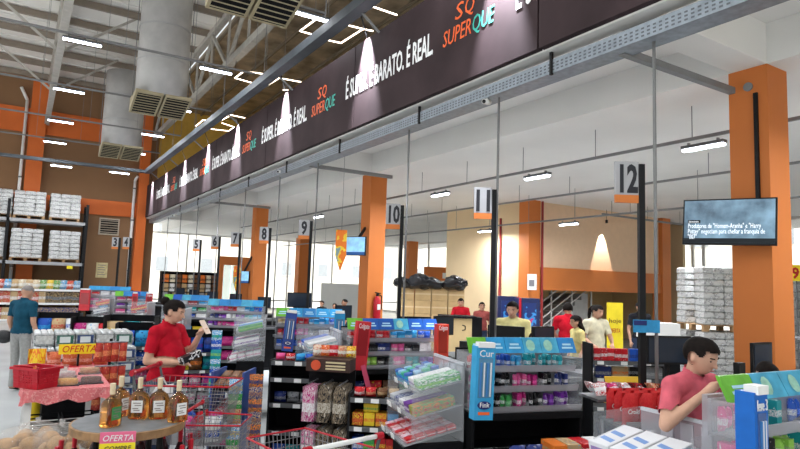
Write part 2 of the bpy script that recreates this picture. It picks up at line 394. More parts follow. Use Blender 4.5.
air_duct(2.69, 23.1, 6.0, .66, 'silver vertical air duct behind, nearer the back wall', 9.0)
air_duct(2.75, 8.7, 6.0, .62, 'louvred ceiling diffuser at the top edge left of the banner')

# ------------------------------------------------------------------ hexagonal led frames above the banner
def led(px, label):
    t = thing('led_frame', label, 'lamp', (0, 0, 0), 0, 'led bar frames')
    for seg in px:
        ps = [at(x, y, Z=7.4) for x, y in seg]
        for a, b in zip(ps, ps[1:]):
            MB().bar(a, b, .024).build('led_bar', M_ledbar, t)
        MB().tube(ps[0], (ps[0].x, ps[0].y, 9.5), .008, 4).build('hanger_wire', M_steel, t)
led([[(315, 20), (300, 31), (318, 36)], [(327, 40), (341, 43), (363, 29), (347, 25)], [(363, 29), (373, 31)]], 'pink-white lit hexagonal led frame beside the duct nearest the camera')
led([[(371, 6), (397, 15)], [(371, 6), (382, -3)]], 'short lit led bar at the top edge above the banner')
led([[(235, 78), (244, 71), (270, 75)], [(235, 78), (256, 84)], [(265, 87), (279, 78), (301, 82)], [(283, 90), (288, 90)]], 'pink-white lit hexagonal led frame in the middle above the banner')
led([[(196, 126), (203, 120), (213, 121)], [(211, 129), (229, 131), (234, 127), (222, 123)], [(222, 120), (231, 115), (245, 118)]], 'small distant lit hexagonal led frame above the banner')

# ------------------------------------------------------------------ banner
BX = 4.44
bn = thing('banner', 'long dark brown fascia banner with white slogans and store logos', 'banner', (BX, 0, 0))
M_banner = pm('banner_print', (.040, .026, .028), .8, var=.25, scale=1.5, spec=.15)
M_letter = pm('banner_letters', (.85, .85, .85), .5, var=0)
M_lo = pm('logo_orange', (.80, .13, .03), .5, var=0); M_lg = pm('logo_teal', (.05, .45, .36), .5, var=0)
YS = [-3.5, 4.45, 8.65, 12.85, 17.05, 21.25, 25.4, 28.1]
for a, b in zip(YS, YS[1:]): B(0, a + .012, 4.37, .08, b - .012, 5.77).build('panel', M_banner, bn)
B(.06, -3.5, 4.4, .08, 28.1, 5.75).build('backing', M_blackm, bn)
for k in range(5):
    y0 = 8.95 + 4.2 * k - (0 if k < 6 else 0)
    text_part('slogan', 'É SUPER. É BARATO. É REAL.', .44, M_letter, bn, LEFTF(-.004, y0, 4.93), width=2.55, bold=.008)
    text_part('logo', 'SUPER', .30, M_lo, bn, LEFTF(-.004, y0 - 2.78, 4.93), width=.58, shear=.15)
    text_part('logo', 'QUE', .30, M_lg, bn, LEFTF(-.004, y0 - 3.38, 4.93), width=.40, shear=.15)
    text_part('logo', 'S', .30, M_lo, bn, LEFTF(-.004, y0 - 3.02, 5.21), width=.17, shear=.15)
    text_part('logo', 'Q', .30, M_lo, bn, LEFTF(-.004, y0 - 3.22, 5.21), width=.18, shear=.15)
text_part('slogan', 'É SUPER. É BARATO. É REAL.', .44, M_letter, bn, LEFTF(-.004, 4.80, 4.93), width=2.55, bold=.008)
for i, y in enumerate([5.05, 8.25, 11.75, 15.07, 17.9, 20.9, 24.0, 26.8]):
    t = thing('spot_light', 'small spotlight at the top edge of the banner, %s from the right' % ORDW[i], 'lamp', (4.28, y, 6.12), 0, 'banner spotlights')
    MB().bar((.0, 0, .05), (.16, 0, -.34), .014).build('bracket', M_black, t)
    MB().lathe([(.045, -.02), (.045, .07), (.03, .09)], 10).build('can', M_black, t)
    d = bpy.data.lights.new('spot_beam', 'SPOT'); d.energy = 3800; d.spot_size = R_(42); d.spot_blend = .8; d.shadow_soft_size = .01; d.color = (.88, .9, 1)
    o = bpy.data.objects.new('spot_beam', d); C.objects.link(o); o.parent = t; o.location = (0, 0, -.03); o.rotation_euler = (0, R_(-10), 0)

# ------------------------------------------------------------------ perforated cable tray, drop poles, struts, cameras
TX = 4.72
t = thing('cable_tray', 'galvanised perforated cable tray running below the banner', 'cable tray', (TX, 0, 4.2))
B(-.12, -3, -.08, .12, 28, -.07).build('tray_bottom', M_galv, t)
for s in (-1, 1): B(s * .12 - .006, -3, -.08, s * .12 + .006, 28, .07).build('tray_side', M_galv, t)
mb = MB()
for i in range(420):
    for zz in (-.055, -.02, .015): mb.box(-.128, 2.5 + i * .06, zz, -.1262, 2.53 + i * .06, zz + .016)
hs = mb.build('slot_row', pm('slot_shadow', (.10, .11, .12), .8, var=0), t); hs['kind'] = 'stuff'
for i in range(8):
    MB().bar((-.13, 4.4 + 2.5 * i, -.1), (-.13, 4.4 + 2.5 * i, .16), .03).build('hanger', M_black, t)
for y in (3.62, 11.0, 18.5): tag(MB().bar((TX, y, 4.14), (6.65, y, 4.14), .07).build('strut', M_steel), 'grey horizontal strut from the cable tray to the %s orange column' % ('foreground', 'second', 'third')[(3.62, 11.0, 18.5).index(y)], 'strut')
SW = {12: 'large and nearest, left of the television', 11: 'before the beige wall', 10: 'against the second orange column', 9: 'before a pale orange column', 8: 'against the third orange column', 7: 'above the cyan glass doors',
      6: 'left of the cyan doors', 5: 'against the bright glazing', 4: 'right of the back wall pair', 3: 'left of the back wall pair'}
PY = [3.27, 5.37, 7.35, 10.58, 12.6, 15.0, 17.4, 19.86, 22.3, 24.5]
PN = [12, 11, 10, 9, 8, 7, 6, 5, 4, 3]
for n, y in zip(PN, PY):
    t = thing('power_pole', 'thin power pole beside the lane sign %s' % SW[n].split(',')[0], 'pole', (TX, y, 0), 0, 'power poles')
    MB().tube((0, 0, .03), (0, 0, 4.12), .015, 10).build('shaft', M_steel, t, True)
    MB().lathe([(.07, 0), (.07, .03)], 12).build('foot_plate', M_steel, t)
for px, py, lb in [(487, 101, 'white bullet security camera under the cable tray nearest the camera'), (281, 171, 'white bullet security camera under the cable tray in the middle'), (175, 215, 'small security camera under the far end of the cable tray')]:
    p = at(px, py, X=TX - .1); t = thing('security_camera', lb, 'camera', p)
    MB().tube((0, 0, .0), (.02, .02, .08), .012, 6).build('mount', M_white, t)
    MB().tube((.06, .03, 0), (-.08, -.04, -.03), .032, 10).build('housing', M_white, t, True)
    MB().tube((-.08, -.04, -.03), (-.085, -.043, -.031), .024, 10).build('lens', M_black, t)

# ------------------------------------------------------------------ lane signs
SIGNS = {}
for n, px, py in ((12, 641, 182), (11, 494, 205), (10, 402, 218), (9, 311, 232), (8, 270, 238), (7, 240, 244), (6, 219.5, 246), (5, 200.5, 249)):
    SIGNS[n] = (4.62, at(px, py, X=4.62).y)
p = at(131, 238, Z=2.98); SIGNS[4] = (p.x, p.y); p = at(120, 238, Z=2.98); SIGNS[3] = (p.x, p.y)
M_sign = pm('sign_face', (.36, .36, .37), .5, var=.03); M_digit = pm('sign_digit', (.02, .02, .025), .5, var=0)
for n, (x, y) in SIGNS.items():
    t = thing('lane_sign', 'grey lane sign reading %d on a black post, %s' % (n, SW[n]), 'sign', (x, y, 0), R_(-32))
    B(-.026, -.026, .0, .026, .026, 2.98).build('post', M_black, t)
    B(-.055, -.055, 0, .055, .055, .02).build('foot_plate', M_black, t)
    B(-.235, -.015, 2.70, -.028, .015, 3.0).build('number_panel', M_sign, t)
    B(-.235, -.016, 2.63, -.028, .016, 2.70).build('orange_strip', M_orange, t)
    text_part('number', str(n), .34, M_digit, t, FRONT(-.13, -.017, 2.73), width=.16 if n > 9 else .11, bold=.012, align='CENTER')
# ================================================================== PRODUCTS
def rmat(*cols, seed=0, scale=22.):
    key = 'print_' + '_'.join('%02x%02x%02x' % tuple(int(min(1, c) * 255) for c in col) for col in cols) + '_%d_%d' % (seed, scale)
    return printm(key, cols, scale, seed=seed * 3.1, gen=True)
_meshes = {}
def carton_mesh(w, d, h, mat, bev=.004):
    k = ('carton', w, d, h, mat.name)
    if k not in _meshes:
        b = bev; x, y = w / 2, d / 2
        mb = MB(); vs = []
        for z, i in ((0, b), (b, 0), (h - b, 0), (h, b)):
            vs += [(-x + i, -y + i, z), (x - i, -y + i, z), (x - i, y - i, z), (-x + i, y - i, z)]
        fs = [(3, 2, 1, 0), (12, 13, 14, 15)]
        for r in range(3):
            for q in range(4): fs.append((r * 4 + q, r * 4 + (q + 1) % 4, r * 4 + 4 + (q + 1) % 4, r * 4 + 4 + q))
        mb.add(vs, fs); _meshes[k] = mb.mesh('carton', mat)
    return _meshes[k]
def pouch_mesh(w, h, t, mat, nx=4, nz=5):
    """pillow bag standing on its lower seam, face to -Y"""
    k = ('pouch', w, h, t, mat.name)
    if k not in _meshes:
        vs = []; fs = []
        for s in (-1, 1):
            for j in range(nz + 1):
                for i in range(nx + 1):
                    u, v = i / nx * 2 - 1, j / nz * 2 - 1
                    bul = max(0, (1 - abs(u) ** 2.2) * (1 - abs(v) ** 3.0)) ** .6
                    vs.append((u * w / 2 * (1 - .06 * (1 - v * v)), s * t / 2 * bul + (.004 * math.sin(i * 2.2) if abs(v) == 1 else 0), h * j / nz))
        o = (nx + 1) * (nz + 1)
        for s in (0, 1):
            for j in range(nz):
                for i in range(nx):
                    a = s * o + j * (nx + 1) + i
                    fs.append((a, a + 1, a + nx + 2, a + nx + 1) if s == 0 else (a, a + nx + 1, a + nx + 2, a + 1))
        _meshes[k] = MB().add(vs, fs).mesh('pouch', mat, True)
    return _meshes[k]
def tin_mesh(r, h, mat, lidmat):
    k = ('tin', r, h, mat.name, lidmat.name)
    if k not in _meshes:
        mb = MB().lathe([(r * .96, 0), (r, .01), (r, h * .78)], 12, m=0); mb.lathe([(r * 1.03, h * .78), (r * 1.03, h * .96), (r * .9, h)], 12, m=1)
        _meshes[k] = mb.mesh('tin', [mat, lidmat], False)
    return _meshes[k]
def put(name, me, loc, rz, label, cat, group, rx=0., frame=None, parent=None):
    """place one product; frame = matrix of the furniture it sits in"""
    o = bpy.data.objects.new(name, me); C.objects.link(o)
    M = Matrix.Translation(loc) @ Matrix.Rotation(rz, 4, 'Z') @ Matrix.Rotation(rx, 4, 'X')
    o.matrix_world = (frame @ M) if frame is not None else M
    tag(o, label, cat, group); return o

# ================================================================== CHECKOUT FURNITURE
M_hdr = [pm('header_blue', (.02, .20, .50), .4, var=.15, scale=9), pm('header_cyan', (.03, .29, .58), .4, var=.18, scale=9),
         pm('header_deep', (.01, .09, .40), .4, var=.12, scale=9), pm('header_pale', (.06, .34, .52), .4, var=.25, scale=9)]
M_hgreen = pm('header_green', (.14, .44, .04), .4, var=.2, scale=9)
M_hink = pm('header_ink', (.40, .66, .80), .4, var=0); M_hball = pm('header_emblem', (.28, .52, .42), .4, var=.25, scale=20)
def frame_of(x, y, rz): return Matrix.Translation((x, y, 0)) @ Matrix.Rotation(rz, 4, 'Z')
def side_display(n, x, y, rz, W, z0, z1, where, green=True, detail=2, hdr=(0, 1, 3, 3, 0), tiers=3, D=.34):
    """till-side sweets display facing the queue: black gondola, clear stepped bins, coloured header"""
    t = thing('sweets_display', 'clear-binned sweets display %s' % where, 'display', (x, y, 0), rz, 'till displays')
    bd = MB().box(0, D - .03, 0, W, D, z1 - .1).box(0, .0, 0, W, D, .10).box(0, -.02, .10, .02, D, z0 - .02).box(W - .02, -.02, .10, W, D, z0 - .02)
    bd.box(0, -.04, z0 - .05, W, D, z0); bd.build('gondola', M_frost if n == 13 else M_blackm, t)
    for z in (.35, .60):
        s = B(.02, .02, z, W - .02, D - .03, z + .02).build('lower_shelf', M_black, t)
        B(.02, -.0, z - .02, W - .02, .02, z + .03).build('price_rail', M_grey, s)
    hh = .115; H = (z1 - hh - z0) / tiers
    for k in range(tiers):
        zb = z0 + k * H; yb = .04 * k
        bn_ = MB().box(.01, yb, zb + .01, W - .01, D - .03, zb + .018).build('bin_floor', M_frost, t)
        MB().add([(.01, yb - .015, zb), (W - .01, yb - .015, zb), (W - .01, yb - .04, zb + H * .36), (.01, yb - .04, zb + H * .36), (.01, yb - .007, zb), (W - .01, yb - .007, zb), (W - .01, yb - .032, zb + H * .36), (.01, yb - .032, zb + H * .36)],
                 [(0, 1, 2, 3), (7, 6, 5, 4), (0, 4, 5, 1), (3, 2, 6, 7), (0, 3, 7, 4), (1, 5, 6, 2)]).build('bin_lip', M_frost, t)
        nd = 7 if detail == 2 else 4
        for i in range(nd): MB().box(.012 + (W - .03) * i / (nd - 1), yb - .02, zb + .02, .016 + (W - .03) * i / (nd - 1), D - .03, zb + H * .55).build('divider', M_clear, bn_)
        B(.0, D - .05, zb + .02, W, D - .03, zb + H).build('back_panel', M_frost, t)
    for s in (0, W - .008): B(s, -.03, z0, s + .008, D - .03, z1 - hh).build('side_panel', M_clear, t)
    nh = len(hdr) + (1 if green else 0); hw = W / nh
    for i in range(nh):
        m = M_hgreen if (green and i == 0) else M_hdr[hdr[i - (1 if green else 0)]]
        o = MB().add([(i * hw + .002, .05, z1 - hh), ((i + 1) * hw - .002, .05, z1 - hh), ((i + 1) * hw - .002, .11, z1), (i * hw + .002, .11, z1),
                      (i * hw + .002, .07, z1 - hh), ((i + 1) * hw - .002, .07, z1 - hh), ((i + 1) * hw - .002, .13, z1), (i * hw + .002, .13, z1)],
                     [(0, 1, 2, 3), (7, 6, 5, 4), (0, 4, 5, 1), (3, 2, 6, 7), (0, 3, 7, 4), (1, 5, 6, 2)]).build('header_panel', m, t)
        if detail == 2:
            tilt = Matrix.Rotation(math.atan2(.06, hh), 4, 'X')
            cz, cy = z1 - hh / 2, .08
            def on(x0, x1, a, b): # a strip on the sloping face; a,b = heights 0..1
                f = lambda xx, s: (xx, .05 + .06 * s - .003, z1 - hh + hh * s)
                return MB().add([f(x0, a), f(x1, a), f(x1, b), f(x0, b)], [(0, 1, 2, 3)])
            if m is M_hdr[3]:
                pts = [(i * hw + hw * .4 + .04 * math.cos(q * PI / 5), .5 + .38 * math.sin(q * PI / 5)) for q in range(10)]
                MB().add([(a, .05 + .06 * s - .003, z1 - hh + hh * s) for a, s in pts], [tuple(range(10))]).build('emblem', M_hball, o)
            else:
                on(i * hw + hw * .25, i * hw + hw * .75, .50, .62).build('lettering', M_hink, o)
                on(i * hw + hw * .18, i * hw + hw * .82, .28, .40).build('lettering', M_hink, o)
    return t, frame_of(x, y, rz), H
TIERCOL = [[(RED, 'red'), (BLUE, 'blue'), (BLUE, 'blue'), (CYAN, 'light blue'), (TEAL, 'teal'), (TEAL, 'teal'), (TEAL, 'teal')],
           [(MAG, 'crimson'), (BLACK, 'black'), (BLACK, 'black'), (PINK, 'pink'), (MAG, 'crimson'), (BLACK, 'black'), (NAVY, 'navy')],
           [(PINK, 'pink'), (BLACK, 'black'), (GREEN, 'green and white'), (MAG, 'magenta'), (BLACK, 'black'), (PURP, 'purple'), (PURP, 'purple')]]
ORD = {13: 'nearest the right edge', 12: 'below lane sign 12', 11: 'below lane sign 10 with red box at its corner', 10: 'below lane sign 9', 9: 'below lane sign 8', 8: 'behind the woman in red', 7: 'at the far left end of the tills', 6: 'farthest along the tills'}
def fill_display(n, fr, W, z0, H, cols, where, per=2, D=.34, tiers=3):
    for k in range(tiers):
        row = cols[(tiers - 1 - k) % len(cols)]; nc = len(row)
        for i, (c, cn) in enumerate(row):
            cw = (W - .06) / nc
            for q in range(per):
                c2 = [WHITE, tuple(min(1, x * 2 + .12) for x in c)][q % 2]
                m = rmat(c, c2, c, seed=(i + q) % 4, scale=26)
                pw = cw * .86 / max(1, per - 1 if per > 1 else 1) * (1 if per == 1 else .56)
                kk = (i + k + q) % 3
                x = .03 + cw * (i + (q + .5) / per)
                hgt = H * (.74 - .12 * ((i * 7 + q * 3 + k) % 3) / 2)
                if kk == 0: me = carton_mesh(round(pw, 3), .10, round(hgt, 3), m)
                else: me = pouch_mesh(round(pw, 3), round(hgt, 3), .06, m)
                put('sweets_carton' if kk == 0 else 'sweets_pouch', me, (x, .10 + .04 * k + .02 * q, z0 + k * H + .0185), random.uniform(-.12, .12),
                    '%s sweets %s in the %s bin of the display %s' % (cn, 'carton' if kk == 0 else 'pouch', ('bottom', 'middle', 'top')[k], where), 'sweets',
                    '%s %s packs tier %d display %d' % (cn, 'carton' if kk == 0 else 'pouch', k, n), frame=fr)
LANES = {13: (2.92, 1.58, R_(-3), 1.5, .98, 1.45), 12: (2.96, 3.62, R_(-15), .95, .89, 1.45), 11: (3.0, 5.72, R_(-11), 1.06, .93, 1.46),
         10: (3.02, 7.95, R_(-22), .92, .90, 1.46), 9: (2.9, 11.1, R_(-30), 1.0, .95, 1.46), 8: (2.62, 13.6, R_(-30), .95, .95, 1.46),
         7: (1.95, 15.8, R_(-12), .75, .9, 1.45), 6: (1.75, 20.2, R_(-25), 1.2, .75, 1.48)}
HDRS = {13: (3, 3, 3, 1, 0), 12: (1, 1, 3, 3, 0), 11: (2, 2, 3, 2, 2), 10: (1, 0, 1, 1), 9: (3, 0, 0, 3, 1), 8: (2, 3, 0, 0), 7: (0, 2, 0), 6: (1, 1, 0, 1)}
WH = {13: 'in the right foreground', 12: 'in the centre foreground', 11: 'flanked by tall red boxes',
      10: 'with tall navy corner box', 9: 'without green header', 8: 'right behind the woman', 7: 'left of the woman', 6: 'above the drink cases'}
def tint(cols, f): return [[(f(c), n) for c, n in r] for r in cols]
COLS = {13: [[(PINK, 'pink'), (RED, 'red'), (TEAL, 'teal'), (BLUE, 'blue'), (CYAN, 'light blue'), (RED, 'red'), (BLUE, 'blue')], [(PINK, 'pink'), (BLACK, 'black'), (LIME, 'lime'), (TEAL, 'teal'), (GREEN, 'green'), (BLUE, 'blue'), (LIME, 'lime')]],
        12: TIERCOL, 11: [[(RED, 'red'), (RED, 'red'), (RED, 'red'), (CYAN, 'light blue'), (CYAN, 'light blue'), (BLUE, 'blue')], [(BLACK, 'black'), (BLACK, 'black'), (NAVY, 'navy'), (PINK, 'pink'), (BLACK, 'black'), (WHITE, 'white')], [(NAVY, 'navy'), (LIME, 'lime'), (BLACK, 'black'), (PINK, 'pink'), (TEAL, 'teal'), (PURP, 'purple')]],
        10: [[(TAN, 'tan'), (RED, 'red'), (RED, 'red'), (CYAN, 'light blue'), (CYAN, 'light blue'), (BLUE, 'blue')], [(RED, 'red'), (MAG, 'crimson'), (MAG, 'crimson'), (BLACK, 'black'), (WHITE, 'white'), (BLACK, 'black')], [(BLUE, 'blue'), (BLUE, 'blue'), (PINK, 'pink'), (PURP, 'purple'), (BLUE, 'blue'), (MAG, 'magenta')]],
        9: [[(PINK, 'pink'), (PINK, 'pink'), (RED, 'red'), (WHITE, 'white'), (CYAN, 'light blue'), (BLUE, 'blue')], [(NAVY, 'navy'), (PURP, 'purple'), (WHITE, 'white'), (PURP, 'purple'), (TEAL, 'teal'), (CYAN, 'light blue')], [(PURP, 'purple'), (MAG, 'magenta'), (MAG, 'magenta'), (PURP, 'purple'), (PURP, 'purple'), (YEL, 'yellow')]],
        8: [[(PINK, 'pink'), (WHITE, 'white'), (RED, 'red'), (CYAN, 'light blue')], [(PURP, 'purple'), (MAG, 'crimson'), (TEAL, 'teal'), (GREEN, 'green')], [(BLUE, 'blue'), (CYAN, 'light blue'), (BLUE, 'blue'), (WHITE, 'white')]],
        7: [[(PINK, 'pink'), (RED, 'red'), (CYAN, 'light blue')], [(PURP, 'purple'), (NAVY, 'navy'), (TEAL, 'teal')], [(PINK, 'pink'), (PURP, 'purple'), (NAVY, 'navy')]],
        6: [[(RED, 'red'), (WHITE, 'white'), (WHITE, 'white'), (MAG, 'crimson')], [(MAG, 'crimson'), (RED, 'red'), (NAVY, 'navy'), (BLACK, 'black')], [(PINK, 'pink'), (CYAN, 'light blue'), (CYAN, 'light blue'), (PURP, 'purple')]]}
FR = {}
for n, (x, y, rz, W, z0, z1) in LANES.items():
    tr = 2 if n == 13 else 3
    t, fr, H = side_display(n, x, y, rz, W, z0, z1, WH[n], green=n not in (9, 6), detail=2 if n >= 10 else 1, hdr=HDRS[n], tiers=tr, D=.20 if n == 13 else .34)
    FR[n] = fr
    fill_display(n, fr, W, z0, H, COLS[n], WH[n], per=3 if n >= 12 else 2 if n >= 9 else 1, tiers=tr)

# tall toothbrush boxes at display corners
def tall_box(fr, lx, ly, z0, h, w, d, col, label, text=None, tcol=WHITE, lean=0., tag_top=True, brushes=True, text2=None):
    t = thing('toothbrush_dispenser', label, 'dispenser box'); t.matrix_world = fr @ Matrix.Translation((lx, ly, z0)) @ Matrix.Rotation(lean, 4, 'Y')
    m = pm('box_%02x%02x%02x' % tuple(int(c * 255) for c in col), col, .4, var=.08, scale=12)
    B(0, 0, 0, w, d, h).build('box', m, t)
    B(.02, -.004, h * .30, w - .02, 0, h * .84).build('window', clearm('dispenser_window_%02x%02x%02x' % tuple(int(c * 255) for c in col), tuple(c * .6 + (.08 if brushes else .01) for c in col), .85, .15), t)
    if brushes:
        for i in range(4): B(.03 + i * (w - .07) / 3, -.012, h * .32, .04 + i * (w - .07) / 3, -.005, h * .78).build('toothbrush', [pm('brush_a', (.05, .2, .5), .4, var=0), pm('brush_b', (.7, .72, .75), .4, var=0)][i % 2], t)
    B(w * .3, d, h * .04, w * .7, .19, h * .07).build('hanger_arm', M_black, t)
    if tag_top: B(.01, -.012, h * .985, w - .01, d * .6, h + .03).build('topper', M_tag, t)
    tm = pm('box_letters_%02x%02x%02x' % tuple(int(c * 255) for c in tcol), tcol, .5, var=0)
    if text: text_part('lettering', text, .07, tm, t, FRONT(w / 2, -.006, h * .86), width=w * .75, align='CENTER')
    if text2:
        e = MB().lathe([(w * .36, 0), (w * .36, .006)], 16, sy=.55).build('emblem', pm('navy_ink', (.02, .03, .15), .5, var=0), t)
        e.matrix_local = Matrix.Translation((w / 2, 0, h * .2)) @ Matrix.Rotation(PI / 2, 4, 'X')
        text_part('lettering', text2, .05, tm, t, FRONT(w / 2, -.008, h * .175), width=w * .5, align='CENTER')
        B(w * .2, -.003, h * .07, w * .8, 0, h * .11).build('orange_stripe', M_lo, t)
    return t
tall_box(FR[12], -.05, -.16, .88, .53, .15, .09, (.04, .34, .62), 'tall light blue toothbrush dispenser box with navy oval at the centre display', text2='Fink', text='Cur', lean=.03)
tall_box(FR[13], -.13, -.14, .86, .56, .10, .09, (.01, .13, .50), 'tall royal blue toothbrush dispenser box in the right foreground', text='leve 3')
tall_box(FR[11], .0, -.16, .95, .50, .15, .08, (.58, .03, .04), 'tall red dispenser box at the left corner of the display left of centre', text='Colgate', brushes=False, tag_top=False, lean=.08)
tall_box(FR[11], .95, -.16, .98, .44, .14, .08, (.62, .05, .03), 'tall red dispenser box at the right corner of the display left of centre', text='Colgate', brushes=False, tag_top=False)
tall_box(FR[10], .10, -.16, .90, .52, .15, .08, (.03, .07, .30), 'tall navy toothbrush dispenser box with a round emblem', text2='O', lean=.08)
tall_box(FR[10], .80, -.16, .92, .50, .14, .08, (.03, .28, .56), 'tall cyan dispenser box at the right corner of the navy-boxed display')
tall_box(FR[7], .70, -.16, .95, .46, .15, .08, (.62, .04, .05), 'tall red dispenser box just behind the head of the woman in red', text='Colgate', brushes=False)
tall_box(FR[7], .40, -.18, .95, .46, .12, .08, (.60, .04, .05), 'narrow red dispenser box left of the head of the woman in red', brushes=False)
tall_box(FR[6], -.15, -.16, .75, .62, .28, .08, (.58, .04, .05), 'wide red dispenser box at the left corner of the farthest display', brushes=False)
t = thing('red_strap', 'pink-red printed strap hanging from the red box left of centre', 'strap'); t.matrix_world = FR[11] @ Matrix.Translation((.10, -.20, .80))
MB().bar((0, 0, .2), (.09, -.03, -.12), .05, .006, up=(0, 1, 0)).build('ribbon', pm('pink_strap', (.62, .08, .16), .4), t)

# acrylic end caps facing the aisle
def slope(z, depth): return Matrix.Translation((depth, 0, z + .05)) @ Matrix.Rotation(R_(-13), 4, 'Y') @ Matrix.Translation((-depth, 0, 0))
def end_cap(n, x, y, rz, L, zs, where, depth=.42, top=.18):
    """local: x across to the back (+X away from aisle), y along the lane end"""
    t = thing('acrylic_endcap', 'clear acrylic stepped rack %s' % where, 'display', (x, y, 0), rz, 'acrylic end racks')
    body = MB().box(.10, 0, .02, depth, L, zs[0] - .05).box(.02, 0, 0, depth, L, .10)
    body.build('plinth', M_blackm, t)
    ztop = zs[-1] + top
    B(depth - .01, 0, zs[0] - .05, depth, L, ztop).build('back_panel', M_frost, t)
    B(depth - .014, 0, ztop - .02, depth + .006, L, ztop).build('top_rail', pm('pale_acrylic', (.55, .56, .60), .3), t)
    for q in range(int(L / .13)): B(depth - .02, .02 + q * .13, ztop - .16, depth - .012, .10 + q * .13, ztop - .035).build('slot', clearm('slot_clear', (.72, .73, .78), .45, .2), t)
    for s in (0, L - .008): B(.04, s, zs[0] - .04, depth, s + .008, ztop).build('side_panel', M_clear, t)
    N = len(zs)
    for k, z in enumerate(zs):
        fx = -.02 + .05 * k
        tr = B(fx, .01, -.008, depth - .01, L - .01, 0).build('tray', M_frost, t); tr.matrix_local = slope(z, depth)
        B(fx - .012, .01, -.008, fx, L - .01, .05).build('lip', M_clear, tr)
        B(fx - .018, L * .35, .0, fx - .013, L * .35 + .07, .04).build('price_tag', M_tag, tr)
        B(fx - .018, L * .75, .0, fx - .013, L * .75 + .07, .04).build('price_tag', M_tag, tr)
    return t, frame_of(x, y, rz)
def gum_boxes(n, fr, z, items, x0, L, where, w=.10, d=.26, h=.07):
    cw = L / len(items)
    for i, (cols, nm) in enumerate(items):
        me = carton_mesh(d, round(cw * .88, 3), h, rmat(*cols, seed=i, scale=15))
        put('gum_box', me, (x0 + d / 2, .02 + cw * (i + .5), .001), random.uniform(-.05, .05), '%s gum box, %s' % (nm, where), 'gum box', '%s boxes %s' % (nm, where), frame=fr @ slope(z, .46))
def small_packs(n, fr, z, x0, x1, y0, y1, nx, ny, cols, nm, where, h=.035):
    for i in range(nx):
        for j in range(ny):
            c = cols[(i * 3 + j) % len(cols)]
            me = carton_mesh(round((x1 - x0) / nx * .85, 3), round((y1 - y0) / ny * .85, 3), h, rmat(*c, seed=(i + j) % 3, scale=30), .003)
            put('gum_pack', me, (x0 + (i + .5) * (x1 - x0) / nx, y0 + (j + .5) * (y1 - y0) / ny, .001), random.uniform(-.2, .2), '%s, %s' % (nm, where), 'gum', '%s %s' % (nm, where), frame=fr @ slope(z, .46))
W12 = 'the rack by the light blue box'
t, fr = end_cap(12, 2.50, 3.80, R_(-14), .62, (.72, .90, 1.08), 'left of the light blue dispenser box', depth=.46)
small_packs(12, fr, .72, .0, .42, .03, .59, 5, 8, [(RED, WHITE), (WHITE, RED, PINK), (RED, TEAL, WHITE)], 'small red and white gum pack', 'lowest tray of ' + W12)
gum_boxes(12, fr, .90, [((GREEN, RED, ORG), 'orange and green'), ((PURP, WHITE, PURP), 'purple and white'), ((WHITE, NAVY, SILV), 'white and navy'), ((NAVY, WHITE, SILV), 'navy'), ((SILV, NAVY), 'silver')], .06, .6, 'middle tray of ' + W12, d=.34, h=.075)
gum_boxes(12, fr, 1.08, [((GREEN, LIME, WHITE), 'bright green'), ((WHITE, PURP, WHITE), 'white')], .10, .26, 'top tray of ' + W12, d=.34, h=.07)
for i in range(4):
    for j in range(4):
        put('mint_tin', tin_mesh(.034, .09, rmat(CYAN, BLUE, GREEN, seed=(i + j) % 3), pm('mint_lid_%d' % ((i * 2 + j) % 3), [(.05, .14, .45), (.05, .4, .25), (.25, .45, .65)][(i * 2 + j) % 3], .4, var=0)),
            (.12 + i * .078, .32 + j * .075, .001), 0, 'small blue mint tin on the top tray of ' + W12, 'mint tin', 'mint tins on the centre end rack', frame=fr @ slope(1.08, .46))
W13 = 'the rack before the man in pink'
t, fr = end_cap(13, 2.84, 1.80, R_(-3), .64, (.74, .94), 'in front of the man in pink', depth=.46, top=.20)
M_gw = pm('gum_white', (.74, .74, .77), .4, var=.03)
for z, nmz in ((.94, 'top'), (.74, 'lower')):
    for i in range(1 if nmz == 'top' else 0, 4):
        o = put('gum_box', carton_mesh(.30, .145, .085, M_gw), (.17, .02 + .16 * (i + .5), .001), random.uniform(-.04, .04), 'white gum box with blue print on the %s tray before the man in pink' % nmz, 'gum box', 'white gum boxes %s tray' % nmz, frame=fr @ slope(z, .46))
        for q in range(2):
            b_ = MB().add([(-.10 + q * .09, -.05, .0855), (-.06 + q * .09, -.05, .0855), (-.04 + q * .09, .05, .0855), (-.08 + q * .09, .05, .0855)], [(0, 1, 2, 3)]).build('brand_mark', pm('gum_print', (.16, .30, .62), .4, var=0), o)
        B(-.1505, -.06, .015, -.1495, .06, .06).build('front_print', pm('gum_purple', (.30, .20, .45), .4, var=0), o)
for i in range(3):
    for j in range(2):
        c = [TEAL, CYAN][(i + j) % 2]
        put('mint_tin', tin_mesh(.042, .07, rmat(c, WHITE, seed=i), pm('tin_lid_%d' % ((i + j) % 2), [(.05, .42, .28), (.15, .45, .68)][(i + j) % 2], .4, var=0)), (.07 + i * .095, .05 + j * .092, .001), 0,
            'round %s mint tin behind the white gum boxes' % ('green', 'blue')[(i + j) % 2], 'mint tin', 'round mint tins %d' % ((i + j) % 2), frame=fr @ slope(.94, .46))
W10 = 'the rack left of the navy box'
t, fr = end_cap(10, 2.42, 8.0, R_(-20), .62, (.80, .98, 1.16), 'left of the navy dispenser box', depth=.46)
small_packs(10, fr, .80, .0, .42, .03, .59, 4, 5, [(WHITE, PINK), (SILV, TEAL), (PINK, WHITE)], 'white and pink gum pack', 'lowest tray of ' + W10, h=.06)
gum_boxes(10, fr, .98, [((WHITE, PURP, WHITE), 'white'), ((NAVY, WHITE), 'navy'), ((MAG, WHITE), 'magenta'), ((WHITE, BLUE), 'white and blue')], .06, .6, 'middle tray of ' + W10, d=.32)
